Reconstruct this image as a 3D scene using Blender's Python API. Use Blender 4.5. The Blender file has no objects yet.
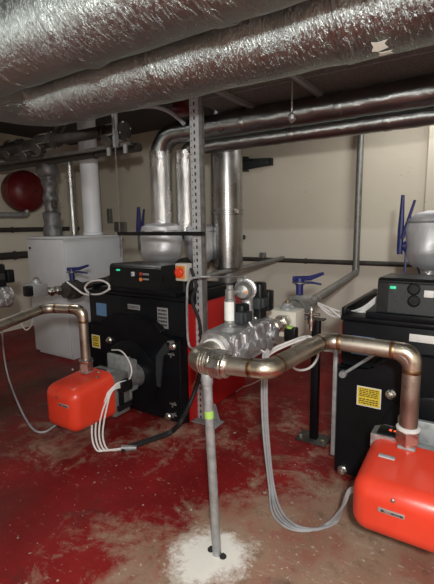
import bpy, bmesh, math, random
from mathutils import Vector, Matrix, noise
random.seed(7)
C = bpy.context.scene.collection
PI = math.pi
V = Vector

# ------------------------------------------------------------------ camera
PITCH, ROLL, YAW, F = math.radians(9.2), math.radians(0.9), math.radians(33), 420.0
EYE = V((0, 0, 1.6))
FW = V((-math.sin(YAW)*math.cos(PITCH), math.cos(YAW)*math.cos(PITCH), -math.sin(PITCH)))
R0 = V((math.cos(YAW), math.sin(YAW), 0)); U0 = R0.cross(FW)
RT = R0*math.cos(ROLL) - U0*math.sin(ROLL)
UP = U0*math.cos(ROLL) + R0*math.sin(ROLL)
cd = bpy.data.cameras.new('camera'); cam = bpy.data.objects.new('camera', cd); C.objects.link(cam)
cd.sensor_fit = 'VERTICAL'; cd.sensor_height = 24; cd.lens = 24*F/584; cd.clip_start = 0.05
cam.matrix_world = Matrix.Translation(EYE) @ Matrix((RT, UP, -FW)).transposed().to_4x4()
bpy.context.scene.camera = cam

def at(x, y, X=None, Y=None, z=None):
    """world point seen at a photo pixel, on a known wall, front or floor plane"""
    d = FW + RT*(x-217)/F - UP*(y-292)/F
    t = (X-EYE.x)/d.x if X is not None else (Y-EYE.y)/d.y if Y is not None else (z-EYE.z)/d.z
    return EYE + d*t

# ------------------------------------------------------------------ materials
def new_mat(name):
    m = bpy.data.materials.new(name); m.use_nodes = True
    nt = m.node_tree; return m, nt, nt.nodes['Principled BSDF']
def nd(nt, t, **kw):
    n = nt.nodes.new(t)
    for k, v in kw.items():
        if k in n.inputs: n.inputs[k].default_value = v
        else: setattr(n, k, v)
    return n
def ramp(nt, src, stops):
    r = nt.nodes.new('ShaderNodeValToRGB')
    while len(r.color_ramp.elements) < len(stops): r.color_ramp.elements.new(0.5)
    for e, (p, c) in zip(r.color_ramp.elements, stops):
        e.position = p; e.color = (*c, 1) if len(c) == 3 else c
    nt.links.new(src, r.inputs[0]); return r.outputs[0]
def mixc(nt, fac, a, b, mode='MIX'):
    m = nt.nodes.new('ShaderNodeMix'); m.data_type = 'RGBA'; m.blend_type = mode
    for s, v in ((m.inputs[0], fac), (m.inputs[6], a), (m.inputs[7], b)):
        if hasattr(v, 'links'): nt.links.new(v, s)
        elif isinstance(v, (int, float)): s.default_value = v
        else: s.default_value = (*v, 1)
    return m.outputs[2]
def coords(nt): return nt.nodes.new('ShaderNodeTexCoord').outputs['Object']
def mat(name, col, rough=.5, metal=0.0, var=.15, vscale=6, bump=0.0, bscale=60, dirt=None, emit=None, coat=0, spec=.5):
    m, nt, b = new_mat(name); b.inputs['Specular IOR Level'].default_value = spec
    co = coords(nt)
    n = nd(nt, 'ShaderNodeTexNoise', Scale=vscale, Detail=5.0); nt.links.new(co, n.inputs['Vector'])
    lo = tuple(c*(1-var) for c in col); hi = tuple(min(1, c*(1+var)) for c in col)
    c = ramp(nt, n.outputs[0], [(.3, lo), (.7, hi)])
    if dirt:
        n2 = nd(nt, 'ShaderNodeTexNoise', Scale=vscale*2.3, Detail=8.0, Roughness=.7); nt.links.new(co, n2.inputs['Vector'])
        f = ramp(nt, n2.outputs[0], [(.52, (0, 0, 0)), (.68, (1, 1, 1))])
        c = mixc(nt, f, c, dirt)
    nt.links.new(c, b.inputs['Base Color'])
    rr = ramp(nt, n.outputs[0], [(.3, (rough*.8,)*3), (.7, (min(1, rough*1.25),)*3)])
    nt.links.new(rr, b.inputs['Roughness'])
    b.inputs['Metallic'].default_value = metal
    if coat: b.inputs['Coat Weight'].default_value = coat
    if bump:
        n3 = nd(nt, 'ShaderNodeTexNoise', Scale=bscale, Detail=4.0); nt.links.new(co, n3.inputs['Vector'])
        bp = nd(nt, 'ShaderNodeBump', Strength=bump, Distance=.01); nt.links.new(n3.outputs[0], bp.inputs['Height'])
        nt.links.new(bp.outputs[0], b.inputs['Normal'])
    if emit:
        b.inputs['Emission Color'].default_value = (*emit[0], 1); b.inputs['Emission Strength'].default_value = emit[1]
    return m
def foil(name, col, rough, s1, s2, strength, stretch=(1, 1, 1), along=None):
    """crinkled foil: broad dents plus fine creases that scatter the light along the tube"""
    m, nt, b = new_mat(name); co = coords(nt)
    mp = nd(nt, 'ShaderNodeMapping'); mp.inputs['Scale'].default_value = stretch; nt.links.new(co, mp.inputs[0])
    n = nd(nt, 'ShaderNodeTexNoise', Scale=s1, Detail=6.0, Roughness=.6, Distortion=.6); nt.links.new(mp.outputs[0], n.inputs['Vector'])
    v = nd(nt, 'ShaderNodeTexNoise', Scale=s2, Detail=4.0, Roughness=.7, Distortion=1.2); nt.links.new(mp.outputs[0], v.inputs['Vector'])
    b1 = nd(nt, 'ShaderNodeBump', Strength=strength*.6, Distance=.02); nt.links.new(n.outputs[0], b1.inputs['Height'])
    b2 = nd(nt, 'ShaderNodeBump', Strength=strength, Distance=.012); nt.links.new(v.outputs[0], b2.inputs['Height'])
    nt.links.new(b1.outputs[0], b2.inputs['Normal']); nt.links.new(b2.outputs[0], b.inputs['Normal'])
    n2 = nd(nt, 'ShaderNodeTexNoise', Scale=3.0, Detail=4.0); nt.links.new(co, n2.inputs['Vector'])
    nt.links.new(ramp(nt, n2.outputs[0], [(.35, tuple(c*.8 for c in col)), (.65, col)]), b.inputs['Base Color'])
    nt.links.new(ramp(nt, n2.outputs[0], [(.35, (rough*1.4,)*3), (.7, (rough*.85,)*3)]), b.inputs['Roughness'])
    b.inputs['Metallic'].default_value = 1
    if along:       # creases run round the tube, so the sheen is drawn out along it
        cx = nt.nodes.new('ShaderNodeCombineXYZ')
        for i in range(3): cx.inputs[i].default_value = along[i]
        nt.links.new(cx.outputs[0], b.inputs['Tangent']); b.inputs['Anisotropic'].default_value = .92
    return m
M = {}
M['foil'] = foil('crinkled_foil', (.50, .56, .55), .38, 4, 30, .8, (2.4, .8, .8), (1, 0, 0))
M['foil_dark'] = foil('dull_foil', (.40, .42, .415), .31, 5, 24, .28, (2.4, .9, .9), (1, 0, 0))
M['foil_fine'] = foil('fine_foil', (.86, .87, .87), .25, 9, 40, .38, (1, 1, 1.6), (0, 0, 1))
M['jacket'] = foil('silver_cloth', (.74, .75, .78), .46, 4, 9, .3)
M['jacket'].node_tree.nodes['Principled BSDF'].inputs['Metallic'].default_value = .7
M['lagging'] = mat('wrapped_lagging', (.17, .17, .175), .5, .6, .3, 14, .5, 30)
M['tape'] = foil('foil_tape', (.75, .75, .75), .3, 20, 60, .6)
M['stainless'] = mat('stainless_tube', (.36, .36, .36), .27, 1, .12, 5, .03, 80)
M['gaspipe'] = mat('stainless_pipe', (.47, .43, .37), .42, 1, .15, 7, .08, 60, dirt=(.34, .27, .20))
M['weld'] = mat('weld_heat_tint', (.30, .19, .10), .4, 1, .3, 30)
M['elbow'] = mat('burnished_elbow', (.62, .56, .46), .3, 1, .15, 9, .05, 80)
M['galv'] = mat('galvanised_steel', (.34, .36, .37), .45, .4, .2, 25, .05, 90)
M['galv_dull'] = mat('dull_galvanised_steel', (.26, .26, .25), .5, .7, .25, 18, .08, 60)
M['alu'] = mat('cast_aluminium', (.50, .50, .51), .38, .8, .25, 20, .7, 40)
M['alu_grey'] = mat('grey_casting', (.25, .25, .245), .42, .5, .2, 20, .15, 70)
M['thread'] = mat('bright_fitting', (.62, .60, .56), .3, 1, .2, 25, .3, 90)
M['darkpipe'] = mat('dark_painted_pipe', (.055, .052, .047), .5, .3, .3, 12, .15, 50, dirt=(.10, .085, .065))
M['slotdark'] = mat('slot_shadow_black', (.02, .02, .02), .8)
M['black'] = mat('black_enamel', (.0045, .0055, .0075), .36, 0, .2, 5, .03, 90, spec=.22)
M['blackp'] = mat('black_plastic', (.008, .009, .010), .34, 0, .2, 15, spec=.3)
M['greyp'] = mat('dark_grey_panel', (.03, .034, .037), .5, 0, .3, 60, spec=.3)
M['redside'] = mat('red_casing_paint', (.42, .008, .008), .38, 0, .1, 4)
M['red'] = mat('orange_red_hood_paint', (.74, .055, .025), .34, 0, .06, 5, .04, 160)
M['tankred'] = mat('dark_red_paint', (.12, .007, .010), .4, 0, .2, 8)
M['blue'] = mat('blue_lever_paint', (.018, .022, .13), .42, 0, .2, 20)
M['white'] = mat('white_paint', (.74, .77, .80), .45, 0, .05, 4)
M['cab'] = mat('pale_grey_casing', (.60, .63, .66), .5, 0, .06, 4)
M['cream'] = mat('cream_plastic', (.62, .60, .52), .5, 0, .05, 8)
M['cable'] = mat('white_cable', (.72, .71, .70), .5, 0, .08, 30)
M['gcable'] = mat('grey_cable', (.35, .36, .38), .5, 0, .1, 30)
M['bcable'] = mat('black_cable', (.012, .012, .013), .5, 0, .1, 30)
M['yellow'] = mat('yellow_label', (.75, .55, .04), .5, 0, .05, 30)
M['ink'] = mat('printed_ink', (.03, .02, .012), .6)
M['paper'] = mat('white_label', (.68, .68, .66), .5, 0, .05, 30)
M['plate'] = mat('grey_data_plate', (.34, .35, .36), .4, .3, .15, 60)
M['bluesticker'] = mat('blue_sticker', (.12, .24, .42), .5, 0, .2, 80)
M['green'] = mat('green_lamp', (.05, .4, .22), .4, emit=((.05, .9, .45), .5))
M['redlamp'] = mat('red_lamp', (.35, .03, .02), .4)
M['orange'] = mat('orange_button', (.75, .22, .03), .4)
M['swred'] = mat('red_switch', (.75, .06, .02), .4)
M['redled'] = mat('red_display', (.8, .1, .04), .4, emit=((1, .12, .03), 1.2))
M['sticky'] = mat('grey_plate_print', (.45, .43, .42), .4, .4)
M['copper'] = mat('copper', (.55, .30, .18), .35, 1)
M['limegreen'] = mat('green_tape', (.35, .6, .12), .5)
M['speckle'] = mat('speckled_tray_steel', (.17, .18, .175), .7, .1, .9, 130, .2, 60)
M['ceil'] = mat('dark_concrete_soffit', (.075, .078, .076), .9, 0, .3, 2, .3, 20)
M['powder'] = mat('white_cement_dust', (.80, .78, .74), .95, 0, .1, 30, .4, 120)

def slotted_mat():
    m, nt, b = new_mat('slotted_galvanised_steel'); co = coords(nt); L = nt.links
    n = nd(nt, 'ShaderNodeTexNoise', Scale=25.0, Detail=5.0); L.new(co, n.inputs['Vector'])
    base = ramp(nt, n.outputs[0], [(.3, (.46, .49, .51)), (.7, (.62, .65, .67))])
    sx = nd(nt, 'ShaderNodeSeparateXYZ'); L.new(co, sx.inputs[0])
    def ma(op, a, v):
        q = nd(nt, 'ShaderNodeMath', operation=op); L.new(a, q.inputs[0])
        if hasattr(v, 'links'): L.new(v, q.inputs[1])
        else: q.inputs[1].default_value = v
        return q.outputs[0]
    inx = ma('LESS_THAN', ma('ABSOLUTE', sx.outputs[0], 0), .007)
    inz = ma('LESS_THAN', ma('FRACT', ma('MULTIPLY', sx.outputs[2], 20), 0), .5)
    front = ma('LESS_THAN', sx.outputs[1], .0)
    k = ma('MULTIPLY', ma('MULTIPLY', inx, inz), front)
    in2 = ma('LESS_THAN', ma('ABSOLUTE', ma('ADD', sx.outputs[0], .028), 0), .004)
    iz2 = ma('LESS_THAN', ma('FRACT', ma('MULTIPLY', sx.outputs[2], 20), 0), .2)
    k = ma('MAXIMUM', k, ma('MULTIPLY', ma('MULTIPLY', in2, iz2), front))
    L.new(mixc(nt, k, base, (.02, .02, .02)), b.inputs['Base Color'])
    q = nd(nt, 'ShaderNodeMath', operation='MULTIPLY_ADD'); L.new(k, q.inputs[0]); q.inputs[1].default_value = -.3; q.inputs[2].default_value = .3; L.new(q.outputs[0], b.inputs['Metallic'])
    b.inputs['Roughness'].default_value = .45
    return m
M['slotted'] = slotted_mat()
def wall_mat():
    m, nt, b = new_mat('cream_painted_blockwork'); co = coords(nt)
    big = nd(nt, 'ShaderNodeTexNoise', Scale=.9, Detail=4.0); nt.links.new(co, big.inputs['Vector'])
    c = ramp(nt, big.outputs[0], [(.35, (.60, .555, .455)), (.65, (.68, .635, .53))])
    # paint line: the lower wall has a fresher, paler coat
    sx = nd(nt, 'ShaderNodeSeparateXYZ'); nt.links.new(co, sx.inputs[0])
    nz = nd(nt, 'ShaderNodeTexNoise', Scale=5.0); nt.links.new(co, nz.inputs['Vector'])
    ad = nd(nt, 'ShaderNodeMath', operation='MULTIPLY_ADD'); nt.links.new(nz.outputs[0], ad.inputs[0]); ad.inputs[1].default_value = .03; nt.links.new(sx.outputs[2], ad.inputs[2])
    f = ramp(nt, ad.outputs[0], [(.0, (1, 1, 1)), (1, (0, 0, 0))]); 
    mr = nd(nt, 'ShaderNodeMapRange'); nt.links.new(ad.outputs[0], mr.inputs[0])
    mr.inputs[1].default_value = 1.51; mr.inputs[2].default_value = 1.56; mr.inputs[3].default_value = 1; mr.inputs[4].default_value = 0
    c = mixc(nt, mr.outputs[0], c, (.74, .70, .60))
    # peeled flecks
    sp = nd(nt, 'ShaderNodeTexNoise', Scale=38.0, Detail=3.0); nt.links.new(co, sp.inputs['Vector'])
    pm = nd(nt, 'ShaderNodeTexNoise', Scale=2.2, Detail=2.0); nt.links.new(co, pm.inputs['Vector'])
    mu = nd(nt, 'ShaderNodeMath', operation='MULTIPLY'); nt.links.new(sp.outputs[0], mu.inputs[0]); nt.links.new(pm.outputs[0], mu.inputs[1])
    pf = ramp(nt, mu.outputs[0], [(.425, (0, 0, 0)), (.45, (.7, .7, .7))])
    c = mixc(nt, pf, c, (.28, .23, .18))
    nt.links.new(c, b.inputs['Base Color']); b.inputs['Roughness'].default_value = .8
    br = nd(nt, 'ShaderNodeTexNoise', Scale=14.0, Detail=6.0); nt.links.new(co, br.inputs['Vector'])
    bp = nd(nt, 'ShaderNodeBump', Strength=.25, Distance=.01); nt.links.new(br.outputs[0], bp.inputs['Height']); nt.links.new(bp.outputs[0], b.inputs['Normal'])
    return m
M['wall'] = wall_mat()

def floor_mat():
    m, nt, b = new_mat('worn_red_floor_paint'); co = coords(nt); L = nt.links
    def no(s, d=6.0, r=.6, dist=0.0, vec=None):
        n = nd(nt, 'ShaderNodeTexNoise', Scale=s, Detail=d, Roughness=r, Distortion=dist); L.new(vec or co, n.inputs['Vector']); return n.outputs[0]
    def m_(op, a, bb, cc=None):
        n = nd(nt, 'ShaderNodeMath', operation=op)
        for i, v in enumerate((a, bb, cc)):
            if v is None: continue
            if hasattr(v, 'links'): L.new(v, n.inputs[i])
            else: n.inputs[i].default_value = v
        return n.outputs[0]
    def blob(x, y, r0, r1):         # 1 inside a worn, 0 outside
        vm = nd(nt, 'ShaderNodeVectorMath', operation='DISTANCE'); L.new(co, vm.inputs[0]); vm.inputs[1].default_value = (x, y, 0)
        mr = nd(nt, 'ShaderNodeMapRange'); L.new(vm.outputs['Value'], mr.inputs[0])
        mr.inputs[1].default_value = r0; mr.inputs[2].default_value = r1; mr.inputs[3].default_value = 1; mr.inputs[4].default_value = 0
        return mr.outputs[0]
    red = ramp(nt, no(1.6, 6), [(.3, (.12, .007, .008)), (.55, (.225, .010, .011)), (.75, (.30, .018, .016))])
    zone = m_('MULTIPLY', blob(-.35, 1.75, .3, .95), .30)
    for x_, y_, a_, b_, k_ in ((-.85, 1.5, .1, .75, .17), (-2.0, 2.2, .1, .5, .13), (-2.7, 1.9, .2, .6, .12), (-1.35, 2.9, .1, .9, .10), (-1.25, 1.25, .1, .6, .12), (-1.0, 1.0, .1, .5, .10)):
        zone = m_('ADD', zone, m_('MULTIPLY', blob(x_, y_, a_, b_), k_))
    broad = m_('ADD', m_('MULTIPLY', no(2.6, 9, .7, .8), .62), m_('MULTIPLY', no(11, 9, .78, .6), .38))
    w = m_('ADD', broad, zone)
    conc = ramp(nt, no(7, 8, .72), [(.3, (.20, .12, .075)), (.5, (.38, .28, .20)), (.75, (.56, .47, .36))])
    conc = mixc(nt, ramp(nt, no(3.5, 7, .7), [(.45, (0, 0, 0)), (.6, (.7, .7, .7))]), conc, (.26, .06, .04))
    c = mixc(nt, ramp(nt, w, [(.56, (0, 0, 0)), (.68, (.9, .9, .9))]), red, conc)
    # scuffs and crumbs
    mp = nd(nt, 'ShaderNodeMapping'); mp.inputs['Scale'].default_value = (1, 3.5, 1); mp.inputs['Rotation'].default_value = (0, 0, .5); L.new(co, mp.inputs[0])
    sc_ = m_('ADD', no(10, 8, .75, 1.5, mp.outputs[0]), m_('MULTIPLY', zone, .10))
    c = mixc(nt, ramp(nt, sc_, [(.63, (0, 0, 0)), (.67, (.8, .8, .8))]), c, (.50, .40, .31))
    cr = m_('ADD', no(34, 4, .65), m_('MULTIPLY', zone, .10))
    c = mixc(nt, ramp(nt, cr, [(.665, (0, 0, 0)), (.70, (.9, .9, .9))]), c, (.56, .48, .40))
    c = mixc(nt, ramp(nt, no(2.4, 7, .72), [(.57, (0, 0, 0)), (.72, (.75, .75, .75))]), c, (.05, .022, .018))
    vo = nd(nt, 'ShaderNodeTexVoronoi', Scale=24.0); L.new(co, vo.inputs['Vector'])
    sp_ = nd(nt, 'ShaderNodeSeparateColor'); L.new(vo.outputs['Color'], sp_.inputs[0])
    rad = m_('MULTIPLY', m_('SUBTRACT', m_('ADD', sp_.outputs[0], m_('MULTIPLY', zone, .15)), .88), .9)
    crumb = m_('LESS_THAN', m_('ADD', vo.outputs['Distance'], m_('MULTIPLY', no(70, 4), .30)), m_('ADD', rad, .14))
    c = mixc(nt, m_('MULTIPLY', crumb, .85), c, (.55, .47, .40))
    vo2 = nd(nt, 'ShaderNodeTexVoronoi', Scale=13.0); L.new(co, vo2.inputs['Vector'])
    sp2 = nd(nt, 'ShaderNodeSeparateColor'); L.new(vo2.outputs['Color'], sp2.inputs[0])
    c = mixc(nt, m_('MULTIPLY', m_('LESS_THAN', vo2.outputs['Distance'], m_('MULTIPLY', m_('SUBTRACT', sp2.outputs[1], .90), 2.0)), .8), c, (.42, .36, .29))
    dark_zones = m_('MULTIPLY', m_('ADD', blob(-3.9, 2.2, .5, 1.7), blob(-2.3, .9, .0, .55)), ramp(nt, no(3, 7, .7), [(.35, (.2, .2, .2)), (.6, (.9, .9, .9))]))  # rear-left zone paints the lamp falloff dark; the nearer one is brown floor
    c = mixc(nt, dark_zones, c, (.055, .034, .026))
    # drill dust round the pole foot
    dd = m_('ADD', blob(-1.04, 1.49, .0, .36), m_('ADD', m_('MULTIPLY', no(6, 9, .75), 1.3), m_('MULTIPLY', no(50, 4, .7), .35)))
    c = mixc(nt, ramp(nt, m_('MULTIPLY', dd, .5), [(.60, (0, 0, 0)), (.74, (1, 1, 1))]), c, (.84, .82, .76))
    L.new(c, b.inputs['Base Color'])
    L.new(ramp(nt, no(4, 5), [(.3, (.38,)*3), (.7, (.65,)*3)]), b.inputs['Roughness']); b.inputs['Specular IOR Level'].default_value = .22
    bp = nd(nt, 'ShaderNodeBump', Strength=.35, Distance=.008); L.new(no(18, 8, .7), bp.inputs['Height']); L.new(bp.outputs[0], b.inputs['Normal'])
    return m
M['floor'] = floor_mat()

# ------------------------------------------------------------------ shapes
def B(): return bmesh.new()
def box(bm, a, b, bev=0, seg=2, rot=None, piv=None):
    a, b = V(a), V(b); c = (a+b)/2; s = b-a
    r = bmesh.ops.create_cube(bm, size=1)
    bmesh.ops.scale(bm, vec=s, verts=r['verts']); bmesh.ops.translate(bm, vec=c, verts=r['verts'])
    vs = r['verts']
    if bev:
        es = list({e for v in vs for e in v.link_edges})
        q = bmesh.ops.bevel(bm, geom=es, offset=bev, segments=seg, affect='EDGES', profile=.5)
        vs = list({v for f in q['faces'] for v in f.verts} | {v for v in vs if v.is_valid})
        vs = [v for v in bm.verts if v.is_valid and all(min(a[i], b[i])-1e-4 <= v.co[i] <= max(a[i], b[i])+1e-4 for i in range(3))] if rot else vs
    if rot is not None:
        bmesh.ops.rotate(bm, cent=V(piv) if piv is not None else c, matrix=rot, verts=vs)
    return bm
def frame_of(d):
    d = d.normalized(); h = V((0, 0, 1)) if abs(d.z) < .9 else V((1, 0, 0))
    x = h.cross(d).normalized(); return x, d.cross(x).normalized()
def sweep(bm, pts, rad, n=16, cap=True, jit=0, jf=6, seed=0):
    """tube through pts; rad a number or a list"""
    pts = [V(p) for p in pts]; k = len(pts)
    if not hasattr(rad, '__len__'): rad = [rad]*k
    rings = []; x = None
    for i, p in enumerate(pts):
        d = (pts[min(i+1, k-1)] - pts[max(i-1, 0)]).normalized()
        if x is None: x, y = frame_of(d)
        else:
            x = (x - d*x.dot(d)).normalized(); y = d.cross(x)
        ring = []
        for j in range(n):
            a = 2*PI*j/n; o = x*math.cos(a) + y*math.sin(a); r = rad[i]
            if jit: r *= 1 + jit*noise.noise((p + o*r)*jf + V((seed, 0, 0)))
            ring.append(bm.verts.new(p + o*r))
        rings.append(ring)
    for a, b in zip(rings, rings[1:]):
        for j in range(n): bm.faces.new((a[j], a[(j+1) % n], b[(j+1) % n], b[j]))
    if cap: bm.faces.new(rings[0][::-1]); bm.faces.new(rings[-1])
    return bm
def fillet(pts, r, seg=8):
    pts = [V(p) for p in pts]; out = [pts[0]]
    for a, b, c in zip(pts, pts[1:], pts[2:]):
        u = (a-b).normalized(); w = (c-b).normalized(); ang = u.angle(w)
        if ang > 3.1: out.append(b); continue
        t = min(r/math.tan(ang/2), (a-b).length*.49, (c-b).length*.49); rr = t*math.tan(ang/2)
        bis = (u+w).normalized(); cen = b + bis*(rr/math.sin(ang/2))
        s = b+u*t-cen; e = b+w*t-cen; tot = s.angle(e)
        for i in range(seg+1):
            f = i/seg; out.append(cen + (s*math.sin((1-f)*tot) + e*math.sin(f*tot))/math.sin(tot))
    out.append(pts[-1]); return out
def dense(pts, step):
    out = []
    for a, b in zip(pts, pts[1:]):
        k = max(1, int((b-a).length/step))
        out += [a.lerp(b, i/k) for i in range(k)]
    return out + [pts[-1]]
def smooth(pts, sub=8):
    """Catmull-Rom through the points, for cables"""
    p = [V(q) for q in pts]; p = [p[0]*2-p[1]] + p + [p[-1]*2-p[-2]]; out = []
    for i in range(1, len(p)-2):
        for j in range(sub):
            t = j/sub; a, b, c, d = p[i-1:i+3]
            out.append(.5*((2*b)+(c-a)*t+(2*a-5*b+4*c-d)*t*t+(3*b-a-3*c+d)*t**3))
    return out + [p[-2]]
def cyl(bm, a, b, r, r2=None, n=24): return sweep(bm, [a, b], [r, r if r2 is None else r2], n)
def lathe(bm, prof, o, axis=(0, 0, 1), n=32, jit=0, jf=8, seed=0):
    """prof = [(radius, distance along axis)]"""
    o = V(o); ax = V(axis).normalized(); x, y = frame_of(ax); rings = []
    for r, h in prof:
        ring = []
        for j in range(n):
            a = 2*PI*j/n; dr = x*math.cos(a)+y*math.sin(a); q = o+ax*h+dr*max(r, 1e-4)
            if jit: q += dr*r*jit*noise.noise(q*jf+V((seed, 3, 1)))
            ring.append(bm.verts.new(q))
        rings.append(ring)
    for a, b in zip(rings, rings[1:]):
        for j in range(n): bm.faces.new((a[j], a[(j+1) % n], b[(j+1) % n], b[j]))
    bm.faces.new(rings[0][::-1]); bm.faces.new(rings[-1]); return bm
def prism(bm, poly, ax, t0, t1):
    """poly in the two other axes, extruded along ax ('X','Y','Z') from t0 to t1"""
    def mk(u, v, t): return {'X': (t, u, v), 'Y': (u, t, v), 'Z': (u, v, t)}[ax]
    a = [bm.verts.new(mk(u, v, t0)) for u, v in poly]; b = [bm.verts.new(mk(u, v, t1)) for u, v in poly]
    bm.faces.new(a); bm.faces.new(b[::-1]); n = len(poly)
    for i in range(n): bm.faces.new((a[i], b[i], b[(i+1) % n], a[(i+1) % n]))
    return bm
def hexnut(bm, a, b, r): return sweep(bm, [a, b], r, 6)
def text(bm, s, size, o, right, up, depth=.0015, bold=0):
    cu = bpy.data.curves.new('t', 'FONT'); cu.body = s; cu.size = size; cu.extrude = depth/2; cu.offset = bold; cu.resolution_u = 2
    ob = bpy.data.objects.new('t', cu); me = bpy.data.meshes.new_from_object(ob)
    r, u = V(right).normalized(), V(up).normalized(); w = r.cross(u)
    mt = Matrix((r, u, w)).transposed().to_4x4(); mt.translation = V(o); me.transform(mt)
    bm.from_mesh(me); bpy.data.meshes.remove(me); bpy.data.objects.remove(ob); bpy.data.curves.remove(cu)
    return bm

OFF = {}
def build(name, bm, m, off, parent=None, ang=35, two=False):
    bmesh.ops.recalc_face_normals(bm, faces=bm.faces)
    bmesh.ops.translate(bm, vec=-off, verts=bm.verts)
    me = bpy.data.meshes.new(name); bm.to_mesh(me); bm.free()
    for p in me.polygons: p.use_smooth = True
    me.set_sharp_from_angle(angle=math.radians(ang))
    me.materials.append(M[m])
    o = bpy.data.objects.new(name, me); C.objects.link(o)
    if parent: o.parent = parent
    else: o.location = off
    OFF[o] = off
    return o
def part(name, bm, m, parent, label=None, ang=35):
    o = build(name, bm, m, OFF[parent], parent, ang)
    if label: o['label'] = label
    return o
def thing(name, label, cat, loc, group=None):
    o = bpy.data.objects.new(name, None); C.objects.link(o); o.location = V(loc); o.empty_display_size = .1
    OFF[o] = V(loc); o['label'] = label; o['category'] = cat
    if group: o['group'] = group
    return o
def single(name, bm, m, label, cat, group=None, ang=35):
    xs = [v.co for v in bm.verts]
    lo = [min(v[i] for v in xs) for i in range(3)]; hi = [max(v[i] for v in xs) for i in range(3)]
    o = build(name, bm, m, V(((lo[0]+hi[0])/2, (lo[1]+hi[1])/2, lo[2])), None, ang)
    o['label'] = label; o['category'] = cat
    if group: o['group'] = group
    return o
def struct(name, bm, m):
    o = build(name, bm, m, V((0, 0, 0))); o['kind'] = 'structure'; return o

# ------------------------------------------------------------------ the room
CEIL = 2.98
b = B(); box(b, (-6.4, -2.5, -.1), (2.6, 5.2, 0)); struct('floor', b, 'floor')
b = B(); box(b, (-6.4, -2.5, CEIL), (2.6, 5.2, CEIL+.15)); struct('ceiling', b, 'ceil')
b = B(); box(b, (-6.4, 5.0, 0), (2.6, 5.2, CEIL)); struct('wall_back', b, 'wall')
b = B(); box(b, (-6.4, -2.5, 0), (-6.2, 5.0, CEIL)); struct('wall_left', b, 'wall')
b = B(); box(b, (2.4, -2.5, 0), (2.6, 5.0, CEIL)); struct('wall_right', b, 'wall')
b = B(); box(b, (-6.2, -2.5, 0), (2.4, -2.4, CEIL)); struct('wall_front', b, 'wall')
b = B(); box(b, (-.575, 4.72, 0), (-.2, 5.0, CEIL)); struct('trim_1', b, 'wall')

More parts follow.
